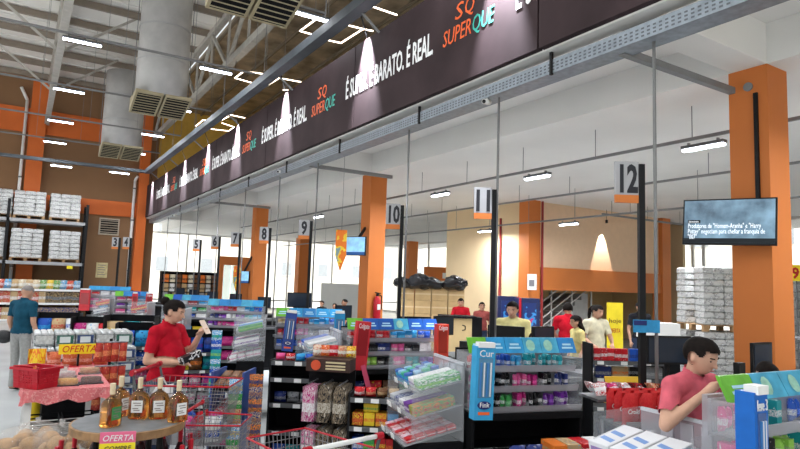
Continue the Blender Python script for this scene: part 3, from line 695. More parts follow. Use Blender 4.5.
gum_boxes(10, fr, 1.16, [((GREEN, LIME), 'green'), ((BLUE, CYAN), 'blue'), ((CYAN, WHITE), 'light blue'), ((WHITE, BLUE), 'white and blue')], .10, .6, 'top tray of ' + W10, d=.32)
W11 = 'the rack left of the red box'
t, fr = end_cap(11, 2.55, 5.95, R_(-14), .58, (.80, .98, 1.14), 'half hidden left of the tall red box', depth=.44)
gum_boxes(11, fr, .98, [((CYAN, WHITE), 'light blue'), ((BLUE, WHITE), 'blue'), ((CYAN, BLUE), 'cyan')], .06, .56, 'middle tray of ' + W11, d=.3)
gum_boxes(11, fr, 1.14, [((WHITE, TEAL), 'white and teal'), ((SILV, CYAN), 'silver'), ((BLUE, WHITE), 'blue')], .10, .56, 'top tray of ' + W11, d=.3)
for nn, X, Y, lb in [(9, 2.15, 11.4, 'the rack behind the pink bags'), (8, 1.95, 13.9, 'the rack behind the woman'), (7, 1.5, 16.2, 'the rack above the drink cases')]:
    t, fr = end_cap(nn, X, Y, R_(-25), .6, (.74, .92, 1.1), lb.replace('the rack ', ''), depth=.44)
    gum_boxes(nn, fr, .74, [((WHITE, PINK), 'white and pink'), ((MAG, WHITE), 'crimson'), ((PINK, WHITE), 'pink')], .02, .6, 'lowest tray of ' + lb, d=.3, h=.1)
    gum_boxes(nn, fr, .92, [((WHITE, NAVY), 'white and navy'), ((SILV, PURP), 'silver'), ((RED, WHITE), 'red')], .06, .6, 'middle tray of ' + lb, d=.3, h=.1)
    gum_boxes(nn, fr, 1.10, [((RED, YEL), 'red and yellow'), ((GREEN, WHITE), 'green'), ((NAVY, WHITE), 'navy')], .10, .6, 'top tray of ' + lb, d=.3, h=.1)
# ================================================================== PEOPLE
import numpy as np
def hum_union(parts, voxel):
    mb = MB()
    for kind, a in parts:
        if kind == 'c':
            p, q, r1, r2 = a; mb.tube(p, q, r1, 10, r2); mb.ball(p, r1, 10, 6); mb.ball(q, r2, 10, 6)
        else:
            c, r = a[:2]; mb.ball(c, r, 14, 10, rot=a[2] if len(a) > 2 else None)
    me = mb.mesh('body_src', []); o = bpy.data.objects.new('body_src', me); C.objects.link(o)
    md = o.modifiers.new('r', 'REMESH'); md.mode = 'VOXEL'; md.voxel_size = voxel; md.use_smooth_shade = True
    sm = o.modifiers.new('s', 'SMOOTH'); sm.factor = .5; sm.iterations = 7
    bpy.context.view_layer.update()
    out = bpy.data.meshes.new_from_object(o.evaluated_get(bpy.context.evaluated_depsgraph_get()))
    bpy.data.objects.remove(o); bpy.data.meshes.remove(me)
    return out
def submesh(name, V, N, F, keep, off, mat, parent, thick=None):
    idx = np.where(keep)[0]
    fs = [f for f in F if all(keep[i] for i in f)]
    used = sorted({i for f in fs for i in f}); mp = {u: k for k, u in enumerate(used)}
    vs = [tuple(V[u] + N[u] * (off if np.isscalar(off) else off[u])) for u in used]
    me = bpy.data.meshes.new(name); me.from_pydata(vs, [], [tuple(mp[i] for i in f) for f in fs])
    me.materials.append(mat); me.polygons.foreach_set('use_smooth', [True] * len(me.polygons))
    return link(name, me, parent)
SKIN = pm('skin', (.50, .27, .18), .55, var=.05, scale=20); SKIN_L = pm('skin_light', (.62, .36, .25), .55, var=.05, scale=20)
HAIR = pm('dark_hair', (.010, .007, .006), .75, var=.3, scale=40, spec=.1); HAIRG = pm('grey_hair', (.22, .20, .19), .7, var=.2, scale=60)
JEANS = pm('dark_jeans', (.03, .045, .09), .85, var=.15, scale=30); KHAKI = pm('grey_trousers', (.30, .30, .29), .85, var=.1, scale=30)
M_eye = pm('eye', (.03, .02, .02), .2, var=0); M_lip = pm('lip', (.40, .12, .11), .5, var=0)
def human(label, loc, rz, H=1.65, shirt=None, trousers=JEANS, skin=SKIN, hair='short', hairmat=HAIR, arms=None, head=(0, 0), belly=0., lean=0., voxel=.012, sleeve=.72, hem=.93, group=None, wide=1., wear='t_shirt'):
    """faces -Y; arms = {'r':(elbow,wrist), 'l':(...)} in metres for a 1.7 m body; head = (yaw, pitch) in degrees"""
    s = H / 1.7
    def L(p):  # lean the upper body forwards about the hips
        p = Vector(p)
        if p.z > .95 and lean: p = Vector((0, 0, .95)) + Matrix.Rotation(R_(lean), 3, 'X') @ (p - Vector((0, 0, .95)))
        return p
    A = {'r': ((-.24, .03, 1.12), (-.25, -.08, .88)), 'l': ((.24, .03, 1.12), (.25, -.08, .88))}
    if arms: A.update(arms)
    sh = {'r': L((-.175 * wide, .01, 1.395)), 'l': L((.175 * wide, .01, 1.395))}
    chest, bel, pel, neck = L((0, .01, 1.30)), L((0, -.01 - belly * .5, 1.10)), Vector((0, .01, .95)), L((0, .015, 1.44))
    P = [('b', (chest, (.165 * wide, .105, .17))), ('b', (bel, (.150 * wide + belly * .3, .105 + belly, .17 + belly * 1.6))), ('b', (pel, (.165 * wide, .115, .13))),
         ('c', (sh['r'], sh['l'], .062, .062)), ('c', (chest, pel, .12, .12)), ('c', (neck, L((0, -.005, 1.53)), .055, .050)), ('c', (sh['r'].lerp(neck, .35), neck, .05, .05)), ('c', (sh['l'].lerp(neck, .35), neck, .05, .05))]
    hb = L((0, -.005, 1.50)); HR = Matrix.Rotation(R_(head[0]), 3, 'Z') @ Matrix.Rotation(R_(head[1]), 3, 'X')
    def Hd(p): return hb + HR @ Vector(p)
    hc = Hd((0, -.012, .105))
    P += [('b', (hc, (.076, .094, .108), HR)), ('b', (Hd((0, -.040, .055)), (.056, .056, .062), HR)), ('b', (Hd((0, .02, .12)), (.077, .085, .085), HR)),
          ('c', (Hd((0, -.098, .105)), Hd((0, -.118, .078)), .010, .014)), ('b', (Hd((-.078, .0, .09)), (.012, .022, .032), HR)), ('b', (Hd((.078, .0, .09)), (.012, .022, .032), HR)),
          ('b', (Hd((0, -.088, .045)), (.022, .014, .011), HR))]
    bones = [('torso', L((0, .01, 1.36)), Vector((0, .01, .95)), .16), ('head', Hd((0, -.02, .06)), Hd((0, 0, .15)), .08), ('neck', neck, L((0, -.005, 1.52)), .05)]
    for k, sx in (('r', -1), ('l', 1)):
        e, wv = Vector(A[k][0]), Vector(A[k][1])
        P += [('c', (sh[k], e, .054, .042)), ('c', (e, wv, .042, .028))]
        d = (wv - e).normalized(); side = Vector((-sx, 0, 0)); side = (side - d * side.dot(d)); side = side.normalized() if side.length > .05 else Vector((0, -1, 0)); nrm = d.cross(side).normalized()
        palm = wv + d * .05
        P += [('c', (wv, wv + d * .085, .026, .033))]
        for fi, (o, ln) in enumerate(((-.030, .060), (-.010, .072), (.010, .068), (.030, .052))):
            k0 = wv + d * .085 + side * o; k1 = k0 + d * ln * .5 + nrm * .006 * (1 if sx > 0 else -1); k2 = k1 + d * ln * .38 + nrm * .026 * (1 if sx > 0 else -1)
            P += [('c', (k0, k1, .0095, .009)), ('c', (k1, k2, .009, .0075))]
        t0 = wv + d * .03 + side * .028; t1 = t0 + side * .028 + d * .03; P += [('c', (t0, t1, .012, .010)), ('c', (t1, t1 + d * .03, .010, .008))]
        bones += [('arm', sh[k], e, .05), ('fore', e, wv + d * .1, .04)]
        h, kn, an = Vector((sx * .088, .01, .90)), Vector((sx * .10, -.005, .49)), Vector((sx * .10, .02, .08))
        P += [('c', (h, kn, .086, .056)), ('c', (kn, an, .052, .038)), ('c', (an, Vector((sx * .11, -.13, .035)), .04, .033))]
        bones += [('leg', h, kn, .08), ('leg', kn, an, .05), ('foot', an + Vector((0, .02, -.04)), Vector((sx * .11, -.14, .03)), .04)]
    me = hum_union(P, voxel)
    n = len(me.vertices); V = np.empty(n * 3); me.vertices.foreach_get('co', V); V = V.reshape(-1, 3)
    N = np.empty(n * 3); me.vertices.foreach_get('normal', N); N = N.reshape(-1, 3)
    F = [tuple(p.vertices) for p in me.polygons]
    best = np.full(n, 1e9); cls = np.zeros(n, int); tt = np.zeros(n)
    for bi, (nm, p, q, r) in enumerate(bones):
        p, q = np.array(p), np.array(q); d = q - p; t = np.clip(((V - p) @ d) / (d @ d), 0, 1)
        dist = np.linalg.norm(V - (p + t[:, None] * d), axis=1) / r
        m = dist < best; best[m] = dist[m]; cls[m] = bi; tt[m] = t[m]
    nm = np.array([b[0] for b in bones])[cls]
    root = thing('person', label, 'person', loc, rz, group); root.scale = (s, s, s)
    me.materials.clear(); me.materials.append(skin)
    body = link('body', me, root)
    hcn = np.array(hc); HRn = np.array(HR); loc_h = (V - hcn) @ HRn          # head-local coordinates
    zmin = np.array(L((0, 0, hem)))[2] if hem > .95 else hem
    isleg = (nm == 'leg') | ((nm == 'torso') & (V[:, 2] < .98))
    off = np.where(nm == 'arm', .012, .014)
    submesh(wear, V, N, F, ((nm == 'torso') & (V[:, 2] > hem)) | ((nm == 'neck') & (tt < .08)) | ((nm == 'arm') & (tt < sleeve)), off, shirt, root)
    submesh('trousers', V, N, F, isleg & (V[:, 2] > .07), .009, trousers, root)
    submesh('shoe', V, N, F, (nm == 'foot') & (V[:, 2] < .1), .006, M_blackm, root)
    ishead = (nm == 'head') | (nm == 'neck')
    x, y, z = loc_h[:, 0], loc_h[:, 1], loc_h[:, 2]
    if hair != 'none':
        low = {'short': -.05, 'bun': -.05, 'long': -.09, 'pony': -.05, 'thin': .0}[hair]
        k = ishead & ~((np.abs(x) > .080) & (z < .02) & (y < .03)) & (((y > -.005) & (z > low)) | ((y > -.045) & (z > .005)) | ((y > -.085) & (z > .05)) | (z > .075))
        ho = {'short': .016, 'bun': .010, 'long': .022, 'pony': .014, 'thin': .006}[hair]
        h = submesh('hair', V, N, F, k, ho, hairmat, root)
        if hair in ('bun', 'pony', 'long'):
            mb = MB()
            if hair == 'bun': mb.ball(Hd((0, .120, .165)), .046, 12, 8)
            if hair == 'pony':
                mb.ball(Hd((0, .11, .15)), .03, 10, 6); pts = [Hd((0, .12, .15)), Hd((0, .16, .08)), Hd((0, .15, -.03)), Hd((0, .13, -.14))]
                for a, b, r1, r2 in zip(pts, pts[1:], (.026, .034, .03), (.034, .03, .008)): mb.tube(a, b, r1, 8, r2)
            if hair == 'long':
                for sx in (-1, 0, 1):
                    pts = [Hd((sx * .06, .05, .06)), Hd((sx * .075, .075, -.06)), Hd((sx * .07, .09, -.22))]
                    for a, b, r1, r2 in zip(pts, pts[1:], (.05, .05), (.05, .02)): mb.tube(a, b, r1, 8, r2); mb.ball(a, r1, 8, 6)
            mb.build('hair_tail' if hair != 'bun' else 'hair_bun', hairmat, root, True)
    for sx in (-1, 1):
        MB().ball(Hd((sx * .032, -.086, .108)), (.012, .008, .007), 8, 5).build('eye', M_eye, root, True)
        MB().bar(Hd((sx * .016, -.098, .128)), Hd((sx * .05, -.086, .130)), .006, .006).build('eyebrow', hairmat if hair != 'none' else HAIR, root)
    MB().ball(Hd((0, -.101, .046)), (.024, .006, .006), 8, 5).build('mouth', M_lip, root, True)
    def W(p): return root_matrix(root) @ Vector(p)
    return root
def root_matrix(o): return Matrix.LocRotScale(o.location, o.rotation_euler, o.scale)
def ground(px, D, py=300):
    p = atd(px, py, D); return (p.x, p.y, 0)
def cloth(n, c): return pm('cloth_' + n, c, .9, var=.2, scale=9, bump=.6, spec=.12)
woman = human('woman in a red T-shirt with dark hair in a bun, looking at her phone', (1.21, 6.0, 0), R_(42), 1.62, cloth('red', (.44, .008, .022)), hair='bun', skin=SKIN_L, belly=.05, voxel=.009,
      arms={'r': ((-.23, .02, 1.13), (-.10, -.20, 1.12)), 'l': ((.20, -.14, 1.16), (.05, -.34, 1.37))}, head=(14, 18), lean=3)
def held(name, mb, mats, label, cat, root, p, rot=(0, 0, 0)):
    o = mb.build(name, mats); tag(o, label, cat)
    o.matrix_world = root_matrix(root) @ Matrix.Translation(p) @ Matrix.Rotation(rot[2], 4, 'Z') @ Matrix.Rotation(rot[1], 4, 'Y') @ Matrix.Rotation(rot[0], 4, 'X')
    return o
held('phone', B(-.037, -.006, -.075, .037, .006, .075), pm('phone_case', (.75, .58, .48), .4), 'pale pink phone held up by the woman in red', 'phone', woman, (.005, -.43, 1.46), (R_(-35), 0, 0))
o = held('grocery_pack', B(-.11, -.035, -.03, .11, .035, .03), printm('pack_bw', ((.02, .02, .02), (.8, .8, .8), (.02, .02, .02)), 18), 'black and white carton held at her waist by the woman in red', 'carton', woman, (-.02, -.30, 1.17), (0, R_(-18), R_(-20)))
pink = human('man in a salmon pink T-shirt holding his hand to his chin', (3.50, 2.22, 0), R_(-4), 1.58, cloth('salmon', (.66, .13, .17)), hair='short', skin=SKIN_L, voxel=.009, wide=1.08,
      arms={'r': ((-.34, -.10, 1.18), (-.15, -.22, 1.37)), 'l': ((.25, -.04, 1.12), (.12, -.26, 1.02))}, head=(6, 22), lean=6, wear='t_shirt')
g_ = ground(25, 9.4); teal = human('man in a dark teal T-shirt with cropped grey hair, seen from behind', g_, R_(-32 + 165), 1.62, cloth('teal', (.01, .06, .10)), trousers=KHAKI, hair='thin', hairmat=HAIRG, head=(0, 18), voxel=.012, wide=1.1)
held('shoulder_bag', MB().ball((0, 0, 0), (.17, .09, .11), 12, 8), pm('black_bag', (.02, .02, .022), .5), 'dark round bag hanging at the side of the man in teal', 'bag', teal, (.34, .02, .86))
polo = human('cashier in a pale yellow polo shirt and dark cap behind the centre display', ground(513, 8.45), R_(-50), 1.64, cloth('yellow', (.72, .66, .30)), hair='short', skin=SKIN_L, arms={'r': ((-.25, -.1, 1.12), (-.12, -.3, 1.05)), 'l': ((.25, -.1, 1.12), (.14, -.3, 1.05))}, head=(-5, 14), voxel=.012, wide=1.1, wear='polo_shirt')
human('person in a red shirt sitting behind the wooden service desk', ground(461, 15.2), R_(-40), 1.52, cloth('red2', (.42, .01, .02)), hair='short', arms={'r': ((-.26, -.1, 1.14), (-.1, -.3, 1.08)), 'l': ((.26, -.1, 1.14), (.3, -.3, 1.08))}, head=(0, 15), voxel=.014)
human('person in a dark patterned top next to the service desk', ground(482, 14.6), R_(-30), 1.45, cloth('rust', (.30, .07, .06)), hair='short', voxel=.014)
human('person in a red T-shirt with short dark hair seen from behind near the stairs', ground(568, 10.6), R_(140), 1.60, cloth('red3', (.44, .008, .02)), hair='short', skin=SKIN, arms={'r': ((-.26, -.06, 1.14), (-.12, -.25, 1.0)), 'l': ((.26, -.06, 1.14), (.12, -.25, 1.0))}, head=(0, 14), voxel=.014, wide=1.1)
human('girl with long dark hair in a yellowish top below the man in red', ground(577, 9.6), R_(-115), 1.42, cloth('straw', (.62, .52, .22)), hair='long', head=(0, 10), voxel=.014)
human('woman in a cream blouse standing behind the black till rack', ground(596, 9.8), R_(-20), 1.60, cloth('cream', (.62, .58, .42)), hair='pony', arms={'r': ((-.24, .0, 1.14), (-.2, -.22, 1.05)), 'l': ((.25, -.06, 1.14), (.14, -.28, 1.06))}, head=(20, 16), voxel=.014, wear='blouse')
human('child whose face just shows above the right end of the blue header', ground(534, 7.85), R_(-30), 1.27, cloth('plum', (.2, .06, .2)), hair='thin', voxel=.014)
human('person with a dark ponytail mostly hidden behind the right foreground display', ground(764, 4.4), R_(150), 1.36, cloth('slate', (.1, .1, .14)), hair='pony', head=(0, -10), voxel=.012)
human('person in a dark top standing beyond the lane post near the blue sign', ground(640, 12.5), R_(-30), 1.62, cloth('black', (.02, .02, .025)), hair='short', voxel=.014)
human('dark-haired person sitting beyond the tills, left of the second orange column', ground(335, 17.0), R_(-60), 1.22, cloth('navy', (.03, .04, .1)), hair='short', voxel=.016)
human('person in a navy top sitting beside the second orange column', ground(345, 16.0), R_(-100), 1.38, cloth('navy2', (.04, .06, .14)), hair='thin', voxel=.016)
human('small figure in black beyond the navy-boxed display', ground(322, 18.0), R_(-60), 1.25, cloth('black2', (.03, .03, .03)), hair='short', voxel=.016)
# ================================================================== LEFT FOREGROUND
# pink cloth table
M_pinkcl = printm('pink_cloth', ((.62, .16, .17), (.70, .30, .29), (.55, .10, .12)), 40, .8)
tb = thing('display_table', 'white-legged display table under the pink cloth', 'table', (.12, 5.9, 0)); tb.scale = (1, 1, 1.09)
B(0, 0, .74, .62, 1.3, .785).build('table_top', M_white, tb)
for x in (.0, .57):
    for y in (.02, 1.23): B(x, y, 0, x + .05, y + .05, .74).build('leg', M_white, tb)
B(.02, .05, .30, .60, 1.25, .33).build('lower_shelf', M_white, tb)
xs = [-.034, -.022] + [.62 * k / 8 for k in range(9)] + [.642, .654]; ys = [-.036, -.022] + [1.3 * k / 14 for k in range(15)] + [1.322, 1.336]
mb = MB(); nx, ny = len(xs) - 1, len(ys) - 1; vs = []; fs = []
for j in range(ny + 1):
    for i in range(nx + 1):
        low = i in (0, nx) or j in (0, ny)
        vs.append((xs[i] + (.012 * math.sin(j * 2.1) if i in (0, nx) else 0), ys[j] + (.012 * math.sin(i * 2.3) if j in (0, ny) else 0), .792 - (.10 + .02 * math.sin(i * 1.9 + j) if low else 0)))
for j in range(ny):
    for i in range(nx): a = j * (nx + 1) + i; fs.append((a, a + 1, a + nx + 2, a + nx + 1))
o = mb.add(vs, fs).build('table_cloth', M_pinkcl); o.location = (.12, 5.9, .075); tag(o, 'pink and red patterned cloth over the display table', 'tablecloth')
# shopping basket
bk = thing('shopping_basket', 'red plastic hand basket with square holes on the pink table', 'basket', (.19, 6.08, .87), R_(-50)); bk.scale = (.70, .70, .74)
def wall_grid(p0, p1, z0, z1, nx, nz, hole, inset):
    """side of the basket built from strips so that the holes are real"""
    mb = MB(); p0, p1 = Vector(p0), Vector(p1)
    def pt(u, v): return p0.lerp(p1, u) + Vector((0, 0, z0 + (z1 - z0) * v))
    us = [0]; 
    for i in range(nx): c = .22 + .56 * (i + .5) / nx; us += [c - hole / 2, c + hole / 2]
    us.append(1); vz = [0]
    for j in range(nz): c = .25 + .5 * (j + .5) / nz; vz += [c - .035, c + .035]
    vz.append(1)
    out = Vector(inset)
    for i in range(len(us) - 1):
        for j in range(len(vz) - 1):
            if i % 2 == 1 and j % 2 == 1: continue
            q = [pt(us[i], vz[j]) + out * vz[j], pt(us[i + 1], vz[j]) + out * vz[j], pt(us[i + 1], vz[j + 1]) + out * vz[j + 1], pt(us[i], vz[j + 1]) + out * vz[j + 1]]
            mb.add(q, [(0, 1, 2, 3)])
    return mb
bw, bd_, bh = .19, .135, .22
for nm, a, b, o_ in (('front_side', (-bw, -bd_, 0), (bw, -bd_, 0), (0, -.03, 0)), ('back_side', (bw, bd_, 0), (-bw, bd_, 0), (0, .03, 0)), ('left_side', (-bw, bd_, 0), (-bw, -bd_, 0), (-.03, 0, 0)), ('right_side', (bw, -bd_, 0), (bw, bd_, 0), (.03, 0, 0))):
    ob_ = wall_grid(a, b, 0, bh, 9 if 'f' in nm[:1] or 'b' in nm[:1] else 6, 4, .03, o_).build(nm, M_red, bk)
    md = ob_.modifiers.new('thick', 'SOLIDIFY'); md.thickness = .004
B(-bw, -bd_, 0, bw, bd_, .006).build('floor_panel', M_red, bk)
mb = MB()
for p, q in (((-.225, -.17), (.225, -.17)), ((.225, -.17), (.225, .17)), ((.225, .17), (-.225, .17)), ((-.225, .17), (-.225, -.17))): mb.bar((*p, bh), (*q, bh), .03, .028)
mb.build('rim', M_red, bk)
MB().path([(-.2, -.15, bh + .02), (-.1, -.13, bh + .03), (.1, -.13, bh + .03), (.2, -.15, bh + .02)], .009).build('handle', M_red, bk)
# cakes in clear packs
def cake(x, y, z, c, label, w=.17, d=.12):
    t = thing('packed_cake', label, 'cake', (x, y, z), random.uniform(-.2, .2))
    MB().lathe([(.45 * w, .006), (.5 * w, .012), (.5 * w, .045), (.46 * w, .055)], 16, sy=d / w).build('cake', pm('cake_%d' % int(c[0] * 99), c, .8, var=.2, scale=30), t, True)
    B(-w * .58, -d * .58, 0, w * .58, d * .58, .006).build('tray', M_blackm, t)
    MB().add([(-w * .58, -d * .58, .006), (w * .58, -d * .58, .006), (w * .58, d * .58, .006), (-w * .58, d * .58, .006), (-w * .5, -d * .5, .075), (w * .5, -d * .5, .075), (w * .5, d * .5, .075), (-w * .5, d * .5, .075)],
             [(0, 1, 5, 4), (1, 2, 6, 5), (2, 3, 7, 6), (3, 0, 4, 7), (4, 5, 6, 7)]).build('lid', clearm('thin_lid', (.8, .82, .84), .12, .08), t)
cake(.43, 6.10, .867, (.60, .33, .08), 'golden round cake in a clear pack at the front of the pink table')
cake(.62, 6.14, .867, (.09, .045, .03), 'dark chocolate cake in a clear pack at the front corner of the pink table')
cake(.66, 6.72, .867, (.42, .24, .12), 'tan cake in a clear pack at the back of the pink table')
cake(.44, 6.55, .867, (.45, .40, .38), 'pale frosted cake in a clear pack in the middle of the pink table')
cake(.40, 6.85, .867, (.5, .44, .4), 'pale cake in a clear pack behind the basket', .15)
# crates and bread bags under the table
for i, (x, y, z) in enumerate([(.14, 5.98, .34), (.42, 5.98, .34)]):
    t = thing('wire_crate', 'dark wire crate on the shelf under the pink table, %s' % ('left', 'right')[i], 'crate', (x, y, z))
    mb = MB()
    for k in range(7):
        for zz in (.02 + k * .035,): mb.box(0, 0, zz, .26, .006, zz + .012).box(0, 0, zz, .006, .4, zz + .012).box(.254, 0, zz, .26, .4, zz + .012).box(0, .394, zz, .26, .4, zz + .012)
    mb.build('slat_band', M_blackm, t); B(0, 0, 0, .26, .4, .02).build('floor_panel', M_blackm, t)
def bread_bag(x, y, z, s, label):
    t = thing('bread_bag', label, 'bread', (x, y, z), random.uniform(0, 6))
    for k in range(6):
        a = k * 1.05; MB().ball((.085 * s * math.cos(a), .085 * s * math.sin(a), .07 * s + .05 * (k % 2) * s), (.075 * s, .055 * s, .05 * s), 10, 7).build('roll', pm('bread_crust', (.42, .24, .10), .8, var=.3, scale=18), t, True)
    MB().ball((0, 0, .10 * s), (.19 * s, .17 * s, .135 * s), 12, 8).build('wrapper', clearm('plastic_film', (.75, .72, .68), .16, .08), t, True)
    MB().tube((0, 0, .21 * s), (.02, 0, .25 * s), .012 * s, 8, .022 * s).build('knot', clearm('plastic_film2', (.7, .68, .66), .3, .2), t)
k = 0
for x, y, s, lb in [(.10, 5.35, 1.1, 'bag of bread rolls at the left under the pink table'), (.36, 5.30, 1.15, 'bag of bread rolls in the middle under the pink table'), (.62, 5.5, 1.0, 'bag of bread rolls at the right under the pink table'), (.22, 5.62, 1.0, 'bag of bread rolls set farther back under the pink table')]:
    bread_bag(x, y, .45, s, lb)
t = thing('bread_stand', 'low white stand carrying the bags of bread', 'stand', (-.06, 5.1, 0))
B(0, 0, .41, .86, .72, .45).build('shelf', M_white, t)
for x in (0, .82):
    for y in (0, .68): B(x, y, 0, x + .04, y + .04, .41).build('leg', M_white, t)
# round table with bottles
rt = thing('round_table', 'round slate-topped table with a wooden rim', 'table', (.70, 4.46, 0)); rt.scale = (.96, .96, 1.03)
MB().lathe([(.355, .80), (.36, .845), (.355, .85)], 40).build('top', pm('slate_top', (.16, .17, .18), .5, var=.2, scale=9), rt, False)
MB().lathe([(.362, .795), (.372, .80), (.372, .845), (.362, .848)], 40).build('rim', pm('rim_wood', (.30, .17, .08), .6, var=.3, scale=14), rt)
for a in range(4):
    MB().tube((.25 * math.cos(a * PI / 2 + .8), .25 * math.sin(a * PI / 2 + .8), 0), (.25 * math.cos(a * PI / 2 + .8), .25 * math.sin(a * PI / 2 + .8), .8), .022, 8).build('leg', M_black, rt)
MB().lathe([(.47, .36), (.47, .40)], 32).build('lower_shelf', pm('rim_wood', (.3, .17, .08)), rt)
M_amber = pm('amber_spirit', (.62, .26, .05), .03, var=0); M_amber.node_tree.nodes['Principled BSDF'].inputs['Transmission Weight'].default_value = 1.; M_green = pm('green_label', (.05, .28, .08), .6)
M_capc = pm('cream_cap', (.72, .58, .38), .5, var=.05)
def whisky(px, py, label, rz, green=False):
    p = at(px, py, Z=.877); t = thing('spirit_bottle', label, 'bottle', p, rz, 'amber spirit bottles on the round table')
    # flattened square bottle
    vs = []; fs = []; prof = [(.92, 0), (1, .01), (1, .135), (.86, .16), (.45, .178), (.21, .19), (.19, .225)]
    n = 16
    for r, z in prof:
        for i in range(n):
            a = 2 * PI * i / n; e = 4 if z < .15 else 2.4; cx, sy = math.cos(a), math.sin(a); q = (abs(cx) ** e + abs(sy) ** e) ** (-1 / e)
            vs.append((.064 * r * q * cx, (.045 if z < .15 else .05) * r * q * sy, z))
    for k in range(len(prof) - 1):
        for i in range(n): fs.append((k * n + i, k * n + (i + 1) % n, (k + 1) * n + (i + 1) % n, (k + 1) * n + i))
    fs += [tuple(range(n))[::-1], tuple(range((len(prof) - 1) * n, len(prof) * n))]
    MB().add(vs, fs).build('glass', M_amber, t, True)
    MB().lathe([(.017, .222), (.018, .268), (.014, .270)], 12).build('cap', M_capc, t)
    MB().lathe([(.0165, .200), (.0175, .222)], 12).build('neck_band', M_capc, t)
    lb = B(-.036, -.0475, .045, .036, -.0455, .125).build('label', M_green if green else M_tag, t)
    for zz, x0, x1 in ((.105, -.025, .025), (.09, -.015, .03), (.07, -.028, .01), (.058, -.02, .02)): B(x0, -.0485, zz, x1, -.0475, zz + .006).build('label_line', pm('label_ink', (.25, .22, .2), .6, var=0), lb)
whisky(110, 426, 'amber bottle with a green label at the front left of the round table', R_(35), True)
whisky(119, 416, 'amber bottle standing behind the green-labelled one on the round table', R_(40))
whisky(138, 418, 'amber bottle with white label facing front in the middle of the round table', R_(-25))
whisky(158, 418, 'amber bottle second from the right on the round table', R_(-10))
whisky(177, 421, 'amber bottle at the right end of the round table', R_(20))
for i in range(16):
    a = 2 * PI * i / 16
    t = thing('wine_bottle', 'dark wine bottle with red foil cap standing round the lower shelf', 'bottle', (.70 + .41 * math.cos(a), 4.46 + .41 * math.sin(a), .413), 0, 'red-capped bottles under the round table')
    MB().lathe([(.036, 0), (.038, .01), (.038, .19), (.014, .25)], 12).build('glass', pm('dark_wine_glass', (.03, .008, .012), .1, var=0), t, True)
    MB().lathe([(.015, .245), (.016, .335), (.013, .338)], 10).build('foil', M_red, t)
pc = at(122, 446, Z=.76); t = thing('offer_card', 'pink and yellow offer card fixed to the front of the round table', 'card', (.585, 4.08, .66), R_(-14))
B(-.10, -.004, .17, .10, .004, .235).build('pink_header', pm('card_pink', (.75, .14, .26), .5, var=0), t); B(-.10, -.004, 0, .10, .004, .17).build('yellow_panel', pm('card_yellow', (.85, .68, .02), .5, var=0), t)
text_part('lettering', 'OFERTA', .05, M_tag, t, FRONT(0, -.006, .183), shear=.25, width=.17, align='CENTER')
text_part('lettering', 'COMPRE', .04, M_digit, t, FRONT(0, -.006, .125), shear=.2, width=.15, align='CENTER')
# stacked drink cases
M_film = clearm('shrink_film', (.75, .78, .78), .45, .2)
def can_case_mesh_parts(kind):
    t = thing('drink_case', 'case', 'drink case')
    body = rmat((.20, .22, .22), SILV, (.34, .36, .36), seed=kind, scale=14)
    B(-.10, -.13, 0, .10, .13, .125).build('pack', body, t)
    for i in range(3):
        for j in range(4): MB().lathe([(.031, .12), (.031, .14), (.026, .145)], 10, c=(-.066 + i * .066, -.097 + j * .065, 0)).build('can_top', pm('can_metal', (.62, .64, .65), .3, metal=.5, var=0), t)
    B(-.085, -.134, .02, .085, -.13, .115).build('side_label', [pm('label_grey', (.50, .51, .50), .5, var=.2, scale=40), pm('label_green', (.03, .12, .09), .5, var=.5, scale=30), pm('label_navy', (.03, .06, .16), .5, var=.5, scale=30)][kind], t)
    l = B(-.055, -.137, .03, .055, -.134, .10).build('brand_mark', pm('brand_white', (.62, .66, .66), .5, var=0), t) if kind else None
    return t
protos = [can_case_mesh_parts(k) for k in range(3)]; usedp = [False] * 3
for lay in range(6):
    for row in range(3):
        for c in range(5):
            if lay == 5 and row == 0: continue
            
            kk = (0, 1, 2, 1, 2)[c] if row == 0 else (c + row + lay) % 3
            t = copy_tree(protos[kk]) if usedp[kk] else protos[kk]; usedp[kk] = True
            t.location = (.30 + c * .212, 7.95 + row * .30, .25 + lay * .15 + .0); t.rotation_euler.z = 0
            t['label'] = '%s drink can case on the stack behind the pink table, %s row' % (('grey', 'green', 'navy')[kk], ('front', 'middle', 'back')[row])
            t['group'] = '%s drink cases %s row' % (('grey', 'green', 'navy')[kk], ('front', 'middle', 'back')[row])
tb2 = thing('wooden_pallet', 'wooden pallet under the stack of drink cases', 'pallet', (.15, 7.78, 0))
def pallet_parts(t, w, d, h=.14):
    for i in range(7): B(i * w / 7 + .01, 0, h - .02, (i + 1) * w / 7 - .01, d, h).build('deck_board', M_wood, t)
    for j in range(3):
        for i in range(3): B(i * (w - .1) / 2, j * (d - .1) / 2, .02, i * (w - .1) / 2 + .1, j * (d - .1) / 2 + .1, h - .02).build('block', M_wood, t)
        B(0, j * (d - .1) / 2, 0, w, j * (d - .1) / 2 + .1, .02).build('base_board', M_wood, t)
pallet_parts(tb2, 1.2, 1.0, .25)
